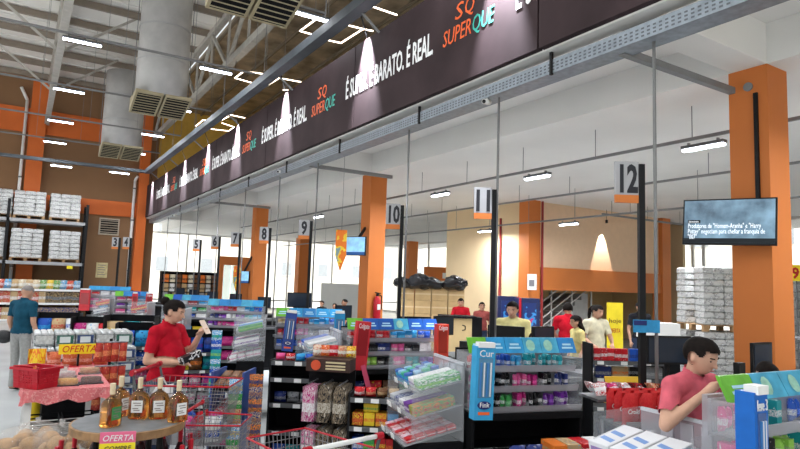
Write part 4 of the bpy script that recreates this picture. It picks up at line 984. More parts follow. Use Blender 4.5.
# sausage packs with offer sign between the table and the cases
st = thing('chilled_stand', 'low stand of red sausage packs behind the pink table', 'stand', (.30, 7.30, 0))
B(0, 0, 0, .62, .42, .84).build('body', M_blackm, st); B(-.01, -.01, .84, .63, .43, .86).build('top', M_red, st)
for i in range(4):
    for j in range(2):
        put('sausage_pack', pouch_mesh(.13, .13, .06, rmat((.55, .10, .04), (.75, .45, .35), (.6, .2, .08), seed=i % 2, scale=30)), (.38 + i * .15, 7.40 + j * .18, .862), 0, 'red and white sausage pack under the yellow offer sign', 'sausage pack', 'sausage packs')
t = thing('offer_sign', 'yellow sign reading OFERTA above the sausage packs', 'sign', (.60, 7.33, .86))
B(-.19, -.004, .13, .19, .004, .235).build('panel', MATS['card_yellow'], t); B(-.01, .004, 0, .01, .012, .15).build('stem', M_black, t)
text_part('lettering', 'OFERTA', .10, pm('offer_red', (.55, .03, .02), .5, var=0), t, FRONT(0, -.006, .15), shear=.2, width=.32, align='CENTER')
yb = thing('yellow_sack', 'yellow bag leaning at the left of the drink cases', 'bag', (.23, 7.66, 0)); 
o = link('sack', pouch_mesh(.17, 1.0, .12, rmat(YEL, YEL, ORG, scale=9)), yb); o.location = (.0, 0, .02)
# rack of red packs beside the woman
t = thing('hanging_rack', 'wire rack hung with red sausage packs left of the woman', 'rack', (.86, 6.95, 0))
MB().tube((0, .0, 0), (0, .0, 1.18), .015, 8).build('post', M_black, t); MB().lathe([(.2, 0), (.2, .02)], 16).build('base', M_black, t)
for k in range(3): MB().tube((-.14, -.05, .62 + .24 * k + .05), (.14, -.05, .62 + .24 * k + .05), .008, 6).build('arm', M_chrome, t)
for k in range(3):
    for i in range(4):
        put('sausage_pouch', pouch_mesh(.075, .2, .045, rmat((.50, .05, .03), (.75, .3, .12), (.35, .03, .03), seed=i % 3, scale=26)), (.86 - .11 + i * .075, 6.90, .47 + .24 * k), 0, 'red sausage pouch hanging on the wire rack left of the woman', 'sausage pack', 'hanging sausage pouches')

# ------------------------------------------------------------------ shopping carts
def cart(loc, rz, label, grip=M_tag, wire=M_chrome, rim=M_red):
    """local: handle at y=0, basket extends towards +y"""
    t = thing('shopping_cart', label, 'shopping cart', loc, rz)
    Wd, Lg, zt, zb = .27, .82, .93, .50
    c = lambda sx, y, z: (sx, y, z)
    mb = MB()
    for k in range(9):
        f = k / 8; z = zb + (zt - zb) * f; w_ = Wd * (.86 + .14 * f); y0, y1 = .06, .06 + Lg * (.9 + .1 * f)
        w1 = w_ * .82
        mb.path([(-w_, y0, z), (-w1, y1, z), (w1, y1, z), (w_, y0, z), (-w_, y0, z)], .003, 4)
    for i in range(15):
        f = i / 14
        for sx in (-1, 1): mb.tube((sx * Wd * .86 * (1 - .18 * f), .06 + Lg * .9 * f, zb), (sx * Wd * (1 - .18 * f), .06 + Lg * f, zt), .003, 4)
        x = -1 + 2 * f
        mb.tube((x * Wd * .86, .06, zb), (x * Wd * .70, .06 + Lg * .9, zb), .003, 4); mb.tube((x * Wd * .70, .06 + Lg * .9, zb), (x * Wd * .82, .06 + Lg, zt), .003, 4); mb.tube((x * Wd * .86, .06, zb), (x * Wd, .06, zt), .003, 4)
    mb.build('wire_basket', wire, t)
    MB().path([(-Wd, .06, zt), (-Wd * .82, .06 + Lg, zt), (Wd * .82, .06 + Lg, zt), (Wd, .06, zt)], .007, 8).build('rim', rim, t)
    MB().tube((-.24, 0, 1.02), (.24, 0, 1.02), .016, 10).build('handle', grip, t, True)
    for s in (-1, 1):
        MB().tube((s * .24, 0, 1.02), (s * .29, 0, 1.02), .024, 10).build('handle_end', M_red, t)
        MB().path([(s * .27, 0, 1.02), (s * .27, .04, .90), (s * .26, .10, .30), (s * .24, .12, .14)], .012, 8).build('upright', M_grey, t)
        MB().path([(s * .24, .12, .22), (s * .2, .85, .22), (s * .2, .85, .14)], .012, 8).build('chassis_tube', M_grey, t)
        for y, x in ((.12, .24), (.85, .2)):
            MB().tube((s * x - .014, y, .055), (s * x + .014, y, .055), .055, 14).build('wheel', M_blackm, t)
    MB().path([(-.24, .12, .22), (.24, .12, .22)], .01, 6).build('cross_bar', M_grey, t)
    return t
fwd = Vector((.529, .843)); rgt = Vector((.845, -.534))
cart((1.66, 3.16, 0), R_(12), 'empty shopping cart with pale handle and red rim at the bottom centre').scale = (1, .8, .91)
p = atd(192, 430, 4.42); cart((p.x, p.y, 0), R_(-122), 'wire shopping cart parked right of the round table', grip=M_red).scale = (.8, .45, .87)
p = atd(146, 380, 4.98); ca = cart((p.x, p.y, 0), R_(-122), 'shopping cart with red handle pushed by the woman in red', grip=M_red); ca.scale = (1, .85, 1.06)
Mc = frame_of(p.x, p.y, R_(-122))
for i, (x, y, c, nm) in enumerate([(-.1, .35, ((.04, .1, .5), WHITE, BLUE), 'blue'), (.08, .4, (PINK, WHITE, MAG), 'pink'), (-.08, .55, (MAG, WHITE), 'crimson'), (.08, .6, (WHITE, BLUE), 'white and blue'), (0, .48, (RED, WHITE), 'red')]):
    put('grocery_bag', pouch_mesh(.16, .22, .12, rmat(*c, scale=14, seed=i)), (x, y, .51 + .02 * (i == 4)), i * .7, '%s grocery bag inside the cart of the woman in red' % nm, 'grocery bag', None, frame=Mc)
t = thing('carrier_bag', 'white plastic carrier bag hanging from the cart of the woman in red', 'bag', (p.x + .10, p.y - .16, .62), R_(30))
link('bag', pouch_mesh(.24, .34, .12, pm('white_plastic', (.75, .75, .74), .4)), t)
MB().path([(-.05, 0, .33), (0, 0, .40), (.05, 0, .33)], .006).build('handle', MATS['white_plastic'], t)
# ================================================================== MIDGROUND SHELVES
def shelf_unit(x, y, rz, W, D, zs, ztop, label, back=True):
    t = thing('black_shelf_unit', label, 'shelf', (x, y, 0), rz)
    if back: B(0, D - .02, 0, W, D, ztop).build('back_panel', M_blackm, t)
    for s in (0, W - .02): B(s, 0, 0, s + .02, D, ztop).build('side_panel', M_black, t)
    for z in zs:
        o = B(.02, 0, z - .02, W - .02, D - .02, z).build('shelf_board', M_black, t)
        B(.02, -.012, z - .035, W - .02, 0, z + .005).build('price_rail', M_grey, o)
        for q in range(3): B(.06 + q * W * .3, -.016, z - .033, .06 + q * W * .3 + .07, -.012, z + .003).build('price_tag', M_tag, o)
    return frame_of(x, y, rz)
def row(fr, x0, x1, y, z, items, where, kind='pouch', h=.15, t=.08, rows=1, jit=.1):
    n = len(items); cw = (x1 - x0) / n
    for i, (cols, nm) in enumerate(items):
        for r in range(rows):
            me = pouch_mesh(round(cw * .94, 3), h, t, rmat(*cols, seed=i % 4, scale=20)) if kind == 'pouch' else carton_mesh(round(cw * .92, 3), t, h, rmat(*cols, seed=i % 4, scale=20))
            put('snack_bag' if kind == 'pouch' else 'snack_box', me, (x0 + cw * (i + .5), y + r * (t + .01), z + .001), random.uniform(-jit, jit), '%s snack %s on %s' % (nm, 'bag' if kind == 'pouch' else 'box', where), 'snack', '%s %s %s' % (nm, kind, where), frame=fr)
# black unit in front of the navy-boxed display
p = at(272, 352, Z=1.10); q = at(338, 352, Z=1.10)
fr = shelf_unit(2.12, 5.68, R_(-36), .64, .28, (.12, .40, .66, .90, 1.06), 1.07, 'black shelf unit with few goods below the navy dispenser box')
row(fr, .03, .63, .10, 1.06, [((PINK, RED), 'pink heart'), ((RED, WHITE), 'red'), ((CYAN, BLUE), 'light blue'), ((BLUE, NAVY), 'blue'), ((WHITE, TAN), 'cream'), ((TAN, CREAM), 'tan')], 'top of the sparse black shelf unit', h=.07)
row(fr, .03, .55, .10, .66, [((NAVY, GREY), 'navy'), ((GREY, BLACK), 'grey'), ((SILV, NAVY), 'silver'), ((NAVY, SILV), 'dark blue')], 'second shelf of the sparse black unit', h=.10)
row(fr, .03, .6, .10, .12, [((BLUE, WHITE), 'blue'), ((TEAL, WHITE), 'teal'), ((GREEN, NAVY), 'green'), ((BLUE, NAVY), 'dark blue')], 'bottom shelf of the sparse black unit', h=.14)
# vertical clip strip of brown snacks left of it
def strip(x, y, z1, n, w, h, cols, nm, label, where):
    t = thing('clip_strip', label, 'clip strip', (x, y, 0), R_(-30)); B(-.014, .005, .08, .014, .013, z1).build('strip', M_chrome, t)
    MB().lathe([(.11, 0), (.11, .02)], 14).build('base', M_black, t); MB().tube((0, .02, .02), (0, .02, z1), .01, 6).build('post', M_black, t)
    fr = frame_of(x, y, R_(-30))
    for k in range(n): put('snack_bag', pouch_mesh(w, h, .03, rmat(*cols[k % len(cols)], seed=k % 3, scale=24)), (0, -.02, z1 - (k + 1) * h * .96), 0, '%s on the %s' % (nm, where), 'snack', nm + ' ' + where, frame=fr)
strip(1.78, 5.05, 1.04, 9, .12, .108, [((.20, .10, .05), NAVY, ORG), (NAVY, (.4, .2, .08), TAN)], 'brown and navy snack bag', 'clip strip hung with brown snack bags', 'strip left of the sparse black unit')
strip(1.66, 5.22, .98, 7, .12, .13, [(CYAN, YEL, WHITE), (GREEN, CREAM), (TAN, GREEN, RED)], 'green and cream snack bag', 'clip strip hung with green and light blue bags', 'strip of green bags')
# stepped wire tower at far left of the units
t = thing('stepped_rack', 'black stepped rack of sweets with blue sides left of the clip strips', 'rack', (1.50, 5.45, 0), R_(-35))
for s in (0, .28): B(s, 0, 0, s + .02, .36, 1.02).build('side_panel', pm('rack_blue', (.04, .08, .28), .4), t)
frt = frame_of(1.50, 5.45, R_(-35))
for k in range(4):
    z = .12 + k * .25
    MB().add([(.02, -.02, z), (.28, -.02, z), (.28, .34, z + .10), (.02, .34, z + .10), (.02, -.02, z - .02), (.28, -.02, z - .02), (.28, .34, z + .08), (.02, .34, z + .08)], [(0, 1, 2, 3), (7, 6, 5, 4), (0, 4, 5, 1), (1, 5, 6, 2), (2, 6, 7, 3), (3, 7, 4, 0)]).build('sloping_shelf', M_black, t)
    cs = [((SILV, CYAN, NAVY), 'silver'), ((PINK, MAG, WHITE), 'pink'), ((RED, PINK, WHITE), 'red'), ((BROWN, ORG), 'brown')][k]
    for i in range(3):
        for j in range(2):
            put('sweet_packet', carton_mesh(.075, .13, .04, rmat(*cs[0], seed=i, scale=26)), (.075 + i * .085, .07 + j * .15, z + .032 + j * .04), 0, '%s sweet packet on the stepped rack with blue sides' % cs[1], 'sweets', '%s packets stepped rack' % cs[1], rx=R_(15.5), frame=frt)
# hanging packs on black hooks, and a boxed counter display
p = thing('hook_stand', 'black hook stand hung with clear snack packs', 'rack', (2.25, 5.10, 0), R_(-42))
B(-.02, .16, 0, .42, .18, 1.05).build('back_panel', M_blackm, p); B(-.02, -.1, 0, .42, .18, .06).build('base', M_black, p)
for k, z in enumerate((.95, .58)):
    for i in range(3): MB().tube((.07 + i * .14, .16, z), (.07 + i * .14, -.12, z), .006, 6).build('hook', M_chrome, p)
frh = frame_of(2.25, 5.10, R_(-42)); M_snk = rmat((.20, .15, .10), (.55, .50, .42), BLACK, scale=30)
for k, z in enumerate((.62, .25)):
    for i in range(3):
        for j in range(5):
            if i == 0:
                put('hanging_pack', pouch_mesh(.12, .30, .025, rmat((.62, .42, .48), WHITE, MAG, scale=14, seed=k)), (.07 + i * .14, -.10 + j * .05, z), 0, 'pink-white snack pack hanging at the left of the hook stand', 'snack pack', 'pink packs on hook stand', frame=frh)
            else:
                put('hanging_pack', pouch_mesh(.125, .32, .03, M_snk), (.07 + i * .14, -.10 + j * .05, z), 0, 'clear brown snack pack hanging on the black hook stand', 'snack pack', 'clear packs on hook stand', frame=frh)
t = thing('snack_display_box', 'dark printed display box with a red fruit picture on the hook stand', 'box'); t.matrix_world = frame_of(2.25, 5.10, R_(-42)) @ Matrix.Translation((.02, -.06, 1.05))
B(0, 0, 0, .40, .22, .11).build('box', pm('dark_brown_box', (.045, .02, .015), .5), t); B(0, .2, .11, .40, .22, .17).build('raised_back', M_card, t)
MB().lathe([(.045, 0), (.045, .006)], 14).build('fruit_picture', pm('fruit_red', (.6, .08, .03), .5), t).matrix_local = Matrix.Translation((.09, -.001, .055)) @ Matrix.Rotation(PI / 2, 4, 'X')
for zz in (.075, .045, .02): B(.18, -.003, zz, .36, 0, zz + .014).build('print_line', pm('print_cream', (.6, .5, .3), .5, var=0), t)
for i in range(5): put('snack_bag', pouch_mesh(.09, .10, .05, rmat([CREAM, ORG, RED, TAN, YEL][i], WHITE, RED, seed=i)), (.06 + i * .08, .13, 1.165), .1 * i, 'cream and red snack bag standing in the dark display box', 'snack', 'bags in the dark display box', frame=frh)
# low chocolate shelf right of it
fr = shelf_unit(2.47, 4.68, R_(-38), .46, .30, (.12, .40, .62, .86), .90, 'low black shelf of chocolate boxes below the tall red box')
row(fr, .03, .43, .10, .86, [((RED, WHITE), 'red'), ((RED, TAN), 'red and tan'), ((BROWN, TAN), 'brown'), ((TAN, BROWN), 'tan')], 'top of the low chocolate shelf', h=.08, t=.12)
row(fr, .03, .43, .12, .62, [((RED, ORG, YEL), 'red'), ((YEL, ORG), 'yellow'), ((ORG, RED, YEL), 'orange'), ((CYAN, BLUE), 'blue')], 'upper shelf of the low chocolate unit', 'box', .11, .14)
row(fr, .12, .26, .13, .732, [((YEL, GREEN), 'small yellow')], 'upper shelf of the low chocolate unit', 'box', .07, .10)
row(fr, .03, .43, .12, .40, [((BLUE, WHITE), 'blue'), ((GREEN, LIME), 'green'), ((RED, YEL), 'red and yellow'), ((RED, ORG), 'red')], 'lower shelf of the low chocolate unit', 'box', .12, .14)
# goods at the foot of the centre display
fr = shelf_unit(2.95, 3.18, R_(-15), .85, .26, (.12, .45, .66), .68, 'low black base unit in front of the centre display')
row(fr, .03, .30, .08, .66, [((NAVY, BLUE), 'navy'), ((NAVY, GREY), 'dark navy')], 'low unit before the centre display', h=.08, t=.14)
row(fr, .36, .82, .12, .66, [((ORG, TAN), 'orange'), ((TAN, CYAN), 'brown and blue'), ((RED, WHITE), 'red and white'), ((WHITE, CREAM), 'white')], 'low unit before the centre display', 'box', .08, .20)
# red peanut bags next to the centre display
rk = thing('wire_stand', 'grey wire stand holding the red snack bags', 'stand', (3.98, 3.02, 0), R_(-20))
B(0, 0, .80, .62, .40, .82).build('tray', M_grey, rk); B(0, 0, 0, .62, .40, .04).build('base', M_black, rk); B(0, -.01, .82, .62, 0, .86).build('lip', M_chrome, rk)
for x in (.01, .59):
    for y in (.01, .37): B(x, y, .04, x + .02, y + .02, .80).build('leg', M_chrome, rk)
frr = frame_of(3.98, 3.02, R_(-20)); M_crok = rmat((.55, .015, .02), (.48, .012, .02), (.60, .03, .03), scale=16)
for j in range(3):
    for i in range(4):
        o = put('peanut_bag', pouch_mesh(.15, .24, .08, M_crok), (.08 + i * .152, .07 + j * .11, .823), 0, 'glossy red snack bag with white lettering beside the centre display', 'snack bag', 'red snack bags beside the centre display', frame=frr)
        text_part('lettering', 'Croki', .05, M_tag, o, FRONT(0, -.043, .09), width=.10, align='CENTER', shear=.2)
for i in range(10): put('snack_bag', pouch_mesh(.13, .12, .06, rmat([WHITE, MAG, SILV, BLACK, TAN][i % 5], WHITE, RED, seed=i % 3)), (.06 + (i % 5) * .13, .42 + (i // 5) * .12, .98 + .0), .3 * i, 'mixed white and crimson snack bag behind the red bags', 'snack bag', 'mixed bags behind the red bags', rx=R_(-40), frame=frr)
B(0, .40, .93, .66, .72, .95).build('upper_tray', M_grey, rk)
# peg units of bags at lanes 9 and 8 behind the carts
def bag_unit(x, y, rz, W, rows_, label, where, ztop=1.2):
    zs = [.14 + i * (ztop - .2) / len(rows_) for i in range(len(rows_))]
    fr = shelf_unit(x, y, rz, W, .34, zs, ztop, label)
    for z, r in zip(zs, rows_): row(fr, .03, W - .03, .10, z, r, where, h=(ztop - .2) / len(rows_) * .82, t=.09, rows=2)
I = lambda *a: [(c, n) for c, n in a]
bag_unit(1.66, 8.45, R_(-12), .72, [I(((SILV, GREY), 'silver'), ((WHITE, PINK), 'white'), ((SILV, MAG), 'grey')), I(((PINK, WHITE, MAG), 'pink'), ((MAG, WHITE), 'magenta'), ((PINK, WHITE), 'rose'), ((PURP, PINK), 'purple')), I(((GREEN, NAVY), 'green'), ((YEL, BLACK), 'yellow'), ((BROWN, ORG), 'brown'), ((TEAL, NAVY), 'teal')), I(((RED, WHITE), 'red'), ((RED, MAG), 'crimson'), ((BLUE, PURP), 'blue'), ((NAVY, BLUE), 'navy'))], 'black shelf unit of bright bags right of the woman', 'the bright bag unit right of the woman', 1.12)
bag_unit(1.12, 8.78, R_(-12), .48, [I(((PINK, WHITE), 'pink'), ((MAG, WHITE), 'magenta')), I(((MAG, PINK), 'crimson'), ((PINK, WHITE), 'pink')), I(((CYAN, WHITE), 'light blue'), ((BLUE, WHITE), 'blue')), I(((BLUE, WHITE), 'blue'), ((CYAN, NAVY), 'cyan'))], 'narrow black unit of blue and pink bags just behind the woman', 'the narrow unit behind the woman', 1.2)
bag_unit(1.35, 12.2, R_(-25), .9, [I(((PINK, WHITE), 'pink'), ((SILV, MAG), 'silver'), ((PURP, WHITE), 'purple')), I(((WHITE, PINK), 'white'), ((MAG, BLACK), 'maroon'), ((SILV, WHITE), 'silver')), I(((TAN, YEL), 'tan'), ((TEAL, WHITE), 'teal'), ((WHITE, PINK), 'white'))], 'black unit of mixed bags left of the woman behind the drink cases', 'the mixed bag unit left of the woman', 1.1)
bag_unit(.95, 14.0, R_(-20), 1.0, [I(((PINK, MAG), 'pink'), ((WHITE, BLUE), 'white'), ((PURP, MAG), 'purple')), I(((MAG, WHITE), 'magenta'), ((WHITE, CYAN), 'white'), ((RED, PINK), 'red'), ((PURP, PINK), 'purple'))], 'black unit of pink and white bags behind the drink cases', 'the pink and white bag unit', .95)
bag_unit(.35, 15.5, R_(-15), .9, [I(((BLUE, WHITE), 'blue'), ((WHITE, CYAN), 'white'), ((NAVY, SILV), 'navy')), I(((BLUE, CYAN), 'blue'), ((TAN, RED), 'tan'), ((WHITE, BLUE), 'white'))], 'black unit of blue and white bags beside the man in teal', 'the blue and white bag unit', .95)
for n, cs in ((11, [((NAVY, WHITE), 'navy'), ((RED, YEL), 'red'), ((BROWN, TAN), 'brown'), ((GREEN, WHITE), 'green'), ((PURP, PINK), 'purple')]), (10, [((BROWN, YEL), 'brown'), ((NAVY, CYAN), 'navy'), ((RED, WHITE), 'red'), ((TAN, RED), 'tan')]), (9, [((RED, WHITE), 'red'), ((MAG, PINK), 'magenta'), ((BLUE, WHITE), 'blue'), ((PURP, WHITE), 'purple')]), (8, [((PINK, WHITE), 'pink'), ((CYAN, BLUE), 'light blue'), ((YEL, RED), 'yellow')]), (7, [((PINK, WHITE), 'pink'), ((PURP, WHITE), 'purple'), ((WHITE, RED), 'white')])):
    for z in (.37, .62): row(FR[n], .04, LANES[n][3] - .04, .12, z, cs, 'the %s shelf of the display %s' % ('lower' if z < .5 else 'upper', WH[n]), h=.17, t=.08)
strip(2.28, 8.1, 1.15, 7, .14, .13, [(CYAN, GREEN, WHITE), (BLUE, WHITE), (TEAL, LIME)], 'teal and blue snack bag', 'clip strip hung with teal bags right of the woman', 'strip of teal bags')

# ================================================================== CHECKOUT COUNTERS
def checkout(n, yp, where):
    t = thing('checkout_counter', 'black checkout counter %s' % where, 'checkout', (3.98 if n != 12 else 4.75, yp - .62, 0), 0, 'checkout counters')
    B(0, 0, .06, 2.3, .55, .82).build('body', M_blackm, t); B(.03, .03, 0, 2.27, .52, .06).build('plinth', M_black, t)
    B(-.02, -.02, .82, 2.32, .57, .86).build('worktop', M_grey, t); B(.05, .06, .86, 1.2, .49, .866).build('conveyor_belt', M_blackm, t)
    B(1.5, -.02, .86, 1.8, .3, .90).build('scanner_plate', M_chrome, t)
    m = B(1.15, .42, 1.12, 1.50, .45, 1.40).build('till_screen', M_black, t); B(1.17, .415, 1.14, 1.48, .42, 1.38).build('screen_glass', pm('screen_dark', (.02, .03, .05), .15, var=0), m)
    MB().tube((1.32, .47, .86), (1.32, .46, 1.2), .02, 8).build('screen_arm', M_black, t)
    B(1.7, .35, .86, 1.9, .53, 1.02).build('printer', M_black, t)
    MB().bar((1.0, .5, .86), (1.0, .5, 1.1), .02).build('card_reader_post', M_black, t); B(.95, .44, 1.08, 1.05, .5, 1.22).build('card_reader', M_black, t)
    return t
CW = {k: 'at the lane sign %s' % v.split(',')[0] for k, v in SW.items()}
for n, y in zip(PN, PY): checkout(n, y, CW[n])
# till-side black racks seen between the centre display and the man in pink
fr = shelf_unit(5.2, 4.38, R_(-30), .85, .28, (.30, .62, .92, 1.10), 1.28, 'tall black till rack with red and blue packs left of the man in pink', back=False)
row(fr, .05, .42, .08, 1.10, [((RED, WHITE), 'red')] * 5, 'top of the tall black till rack', 'box', .13, .05)
row(fr, .44, .82, .08, 1.10, [((BLUE, NAVY), 'blue')] * 5, 'top of the tall black till rack', 'box', .13, .05)
row(fr, .06, .80, .08, .92, [((NAVY, GREY), 'navy'), ((TAN, ORG), 'tan'), ((BLACK, GREY), 'black'), ((GREY, SILV), 'grey')], 'middle of the tall black till rack', 'box', .12, .05)
t = thing('yellow_tray', 'yellow plastic tray tilted below the black till rack', 'tray', (4.42, 3.52, .87), R_(-25))
MB().add([(0, 0, 0), (.36, 0, 0), (.36, .10, .22), (0, .10, .22), (0, .012, 0), (.36, .012, 0), (.36, .112, .22), (0, .112, .22)], [(0, 1, 2, 3), (7, 6, 5, 4), (0, 4, 5, 1), (1, 5, 6, 2), (2, 6, 7, 3), (3, 7, 4, 0)]).build('panel', pm('mustard', (.62, .38, .02), .5), t)
B(-.01, 0, -.005, .37, .3, .0).build('base', MATS['mustard'], t)
p = at(641, 325, X=4.62); p.y = SIGNS[12][1] - .045; t = thing('aisle_header', 'small cyan and navy header sign on the lane post', 'sign', p, R_(-30)); B(-.17, -.01, -.09, .17, .01, .07).build('panel', M_hdr[1], t); B(-.17, -.013, -.0, -.0, -.01, .06).build('navy_patch', pm('navy_ink', (.02, .03, .15)), t)
t.scale = (.68, .68, .68)
for px, py, D, lb in [(668, 350, 6.0, 'large dark till monitor left of the man in pink'), (415, 326, 9.0, 'black till keyboard box behind the red-boxed display'), (300, 300, 11.5, 'black till screen above the navy-boxed display'), (506, 337, 7.6, 'dark till monitor in front of the yellow-shirted cashier')]:
    p = atd(px, py, D); t = thing('till_monitor', lb, 'monitor', (p.x, p.y, p.z), R_(-32 + (150 if px == 506 else 8)))
    B(-.24, -.02, -.14, .24, .02, .14).build('casing', M_black, t); B(-.22, -.024, -.12, .22, -.02, .12).build('screen', MATS['screen_dark'], t)
    MB().tube((0, .03, -p.z + .0), (0, .03, -.1), .025, 8).build('stand', M_black, t); B(-.12, -.08, -p.z, .12, .12, -p.z + .02).build('foot', M_black, t)

# ================================================================== COLUMN THINGS
tv = thing('television', 'wall television showing a blue-grey news screen on the foreground orange column', 'television', (0, 0, 0))
a = at(682, 199, Y=3.72); A_, B_ = Vector(at(683, 224, X=6.22)), Vector(at(777, 219, X=6.52))
wv = (B_ - A_); Wt = wv.length; rz = math.atan2(wv.y, wv.x); mid = (A_ + B_) / 2; Ht = Wt * .56
tv.location = mid; tv.rotation_euler = (R_(-4), R_(1.5), rz)
B(-Wt / 2, 0, -Ht / 2, Wt / 2, .05, Ht / 2).build('casing', M_black, tv)
mt = bpy.data.materials.new('tv_picture'); MATS['tv_picture'] = mt; mt.use_nodes = True; nt = mt.node_tree; bs = nt.nodes['Principled BSDF']
n1 = nt.nodes.new('ShaderNodeTexNoise'); n1.inputs['Scale'].default_value = 4; n1.inputs['Detail'].default_value = 4; tc = nt.nodes.new('ShaderNodeTexCoord'); nt.links.new(tc.outputs['Object'], n1.inputs['Vector'])
rp = nt.nodes.new('ShaderNodeValToRGB'); rp.color_ramp.elements[0].color = (.03, .06, .09, 1); rp.color_ramp.elements[1].color = (.16, .27, .36, 1); rp.color_ramp.elements[0].position = .35; rp.color_ramp.elements[1].position = .7
nt.links.new(n1.outputs[0], rp.inputs[0]); nt.links.new(rp.outputs[0], bs.inputs['Emission Color']); bs.inputs['Emission Strength'].default_value = 1.8; bs.inputs['Base Color'].default_value = (.01, .01, .012, 1); bs.inputs['Roughness'].default_value = .2
B(-Wt / 2 + .015, -.004, -Ht / 2 + .02, Wt / 2 - .015, 0, Ht / 2 - .015).build('screen', mt, tv)
M_tvw = pm('tv_white', (.85, .9, .95), .5, var=0, emit=.9); M_tvd = pm('tv_dark', (.01, .015, .02), .5, var=0)
B(-Wt / 2 + .015, -.006, -Ht / 2 + .02, Wt / 2 - .015, -.004, -Ht / 2 + .07).build('caption_band', M_tvd, tv)
B(-Wt * .44, -.006, -Ht * .03, -Wt * .30, -.004, Ht * .04).build('caption_band', M_tvd, tv)
for s, z, wd in (('Produtores de "Homem-Aranha" e "Harry', -.14, .78), ('Potter" negociam para chefiar a franquia de', -.26, .82), ('"007"', -.38, .10)):
    text_part('caption', s, .075, M_tvw, tv, FRONT(-Wt * .44, -.008, Ht * z), width=Wt * wd, extrude=.0005)
text_part('caption', 'Entretenimento', .03, M_tvw, tv, FRONT(-Wt * .43, -.008, -Ht * .015), width=Wt * .11, extrude=.0005)
TVQ = Vector((6.648, 3.45, 0)); TVQ.z = mid.z
def arm(t, q):
    q = root_matrix(t).inverted() @ Vector(q); MB().bar((0, .03, 0), q, .05).build('wall_bracket', M_black, t)
def small_tv(px, py, D, rz, lb, tgt, w=.62, h=.42, pen=True):
    p = atd(px, py, D); t = thing('television', lb, 'television', p, rz)
    B(-w / 2, 0, -h / 2, w / 2, .05, h / 2).build('casing', M_black, t); B(-w / 2 + .015, -.004, -h / 2 + .08, w / 2 - .015, 0, h / 2 - .015).build('screen', pm('tv_sky', (.25, .5, .75), .3, var=.5, scale=5, emit=.7), t)
    B(-w / 2 + .015, -.004, -h / 2 + .015, w / 2 - .015, 0, -h / 2 + .08).build('caption_band', pm('tv_navy', (.02, .08, .25), .3, var=0, emit=.6), t)
    arm(t, tgt)
    return p
arm(tv, TVQ)
p = small_tv(353, 246, 13.2, R_(-58), 'television with a sky picture beside the second orange column', (6.648, 12.1, 3.1))
p2 = small_tv(241, 277, 20.5, R_(-50), 'small dark television beside the third orange column', (6.648, 20.0, 2.6))
def pennant(px, py, D, lb):
    p = atd(px, py, D); t = thing('pennant', lb, 'pennant', p, R_(-20)); MB().prism([(-.12, .35), (.12, .35), (.12, -.2), (0, -.55), (-.12, -.2)], -.006, .006).build('cloth', printm('pennant_print', ((.75, .18, .02), (.8, .55, .05), (.2, .3, .3)), 5), t)
    MB().tube((0, 0, .35), (0, 0, (4.35 if p.x > 6.65 else 4.8) - p.z), .005, 4).build('cord', M_grey, t)
pennant(341, 246, 13.0, 'orange and yellow pennant hanging left of the sky-picture television')
pennant(237, 276, 20.3, 'yellow pennant hanging in front of the cyan glass doors')
# fire extinguishers
def extinguisher(px, D, z, lb, rz=0):
    t = thing('fire_extinguisher', lb, 'fire extinguisher', (6.87, 11.81, z), rz); B(-.03, .08, .3, .03, .095, .4).build('wall_hook', M_black, t)
    MB().lathe([(.08, 0), (.085, .02), (.085, .40), (.05, .47), (.03, .5)], 16).build('cylinder', M_red, t, True); MB().lathe([(.03, .5), (.03, .56)], 10).build('valve', M_black, t)
    MB().bar((-.06, 0, .58), (.08, 0, .56), .025).build('lever', M_black, t); MB().path([(.03, 0, .54), (.11, 0, .5), (.12, 0, .2)], .012).build('hose', M_black, t); B(-.04, -.087, .2, .04, -.08, .32).build('label', M_tag, t)
extinguisher(391, 12.8, 1.05, 'red fire extinguisher hanging on the second orange column')
# ================================================================== BACKGROUND
# pallet racking against the back wall
RX0, RY = -3.4, 27.2
rk = thing('pallet_rack', 'black and orange pallet racking against the brown back wall', 'pallet rack', (0, RY, 0))
for x in (-3.4, -.55, 2.12):
    for y in (0, 1.0): B(x - .05, y - .05, 0, x + .05, y + .05, 4.6).build('upright', M_black, rk)
    for k in range(6): MB().bar((x, 0, .3 + k * .7), (x, 1.0, 1.0 + k * .7), .03).build('brace', M_black, rk)
M_beam = pm('rack_beam', (.32, .32, .33), .5)
for z in (2.12, 3.75):
    for y in (-.02, 1.0): B(-3.4, y - .03, z, 2.12, y + .03, z + .12).build('beam', M_beam, rk)
    B(-3.4, 0, z + .115, 2.12, 1.0, z + .12).build('deck', M_grey, rk)
for z in (.04, .66, 1.18):
    o = B(-3.4, -.3, z - .03, 2.12, 1.0, z).build('shelf_board', M_beam, rk); B(-3.4, -.33, z - .07, 2.12, -.3, z + .01).build('price_rail', M_tag, o)
o = B(1.55, -.06, 2.0, 1.75, -.05, 2.12).build('yellow_plate', MATS['card_yellow'], rk)
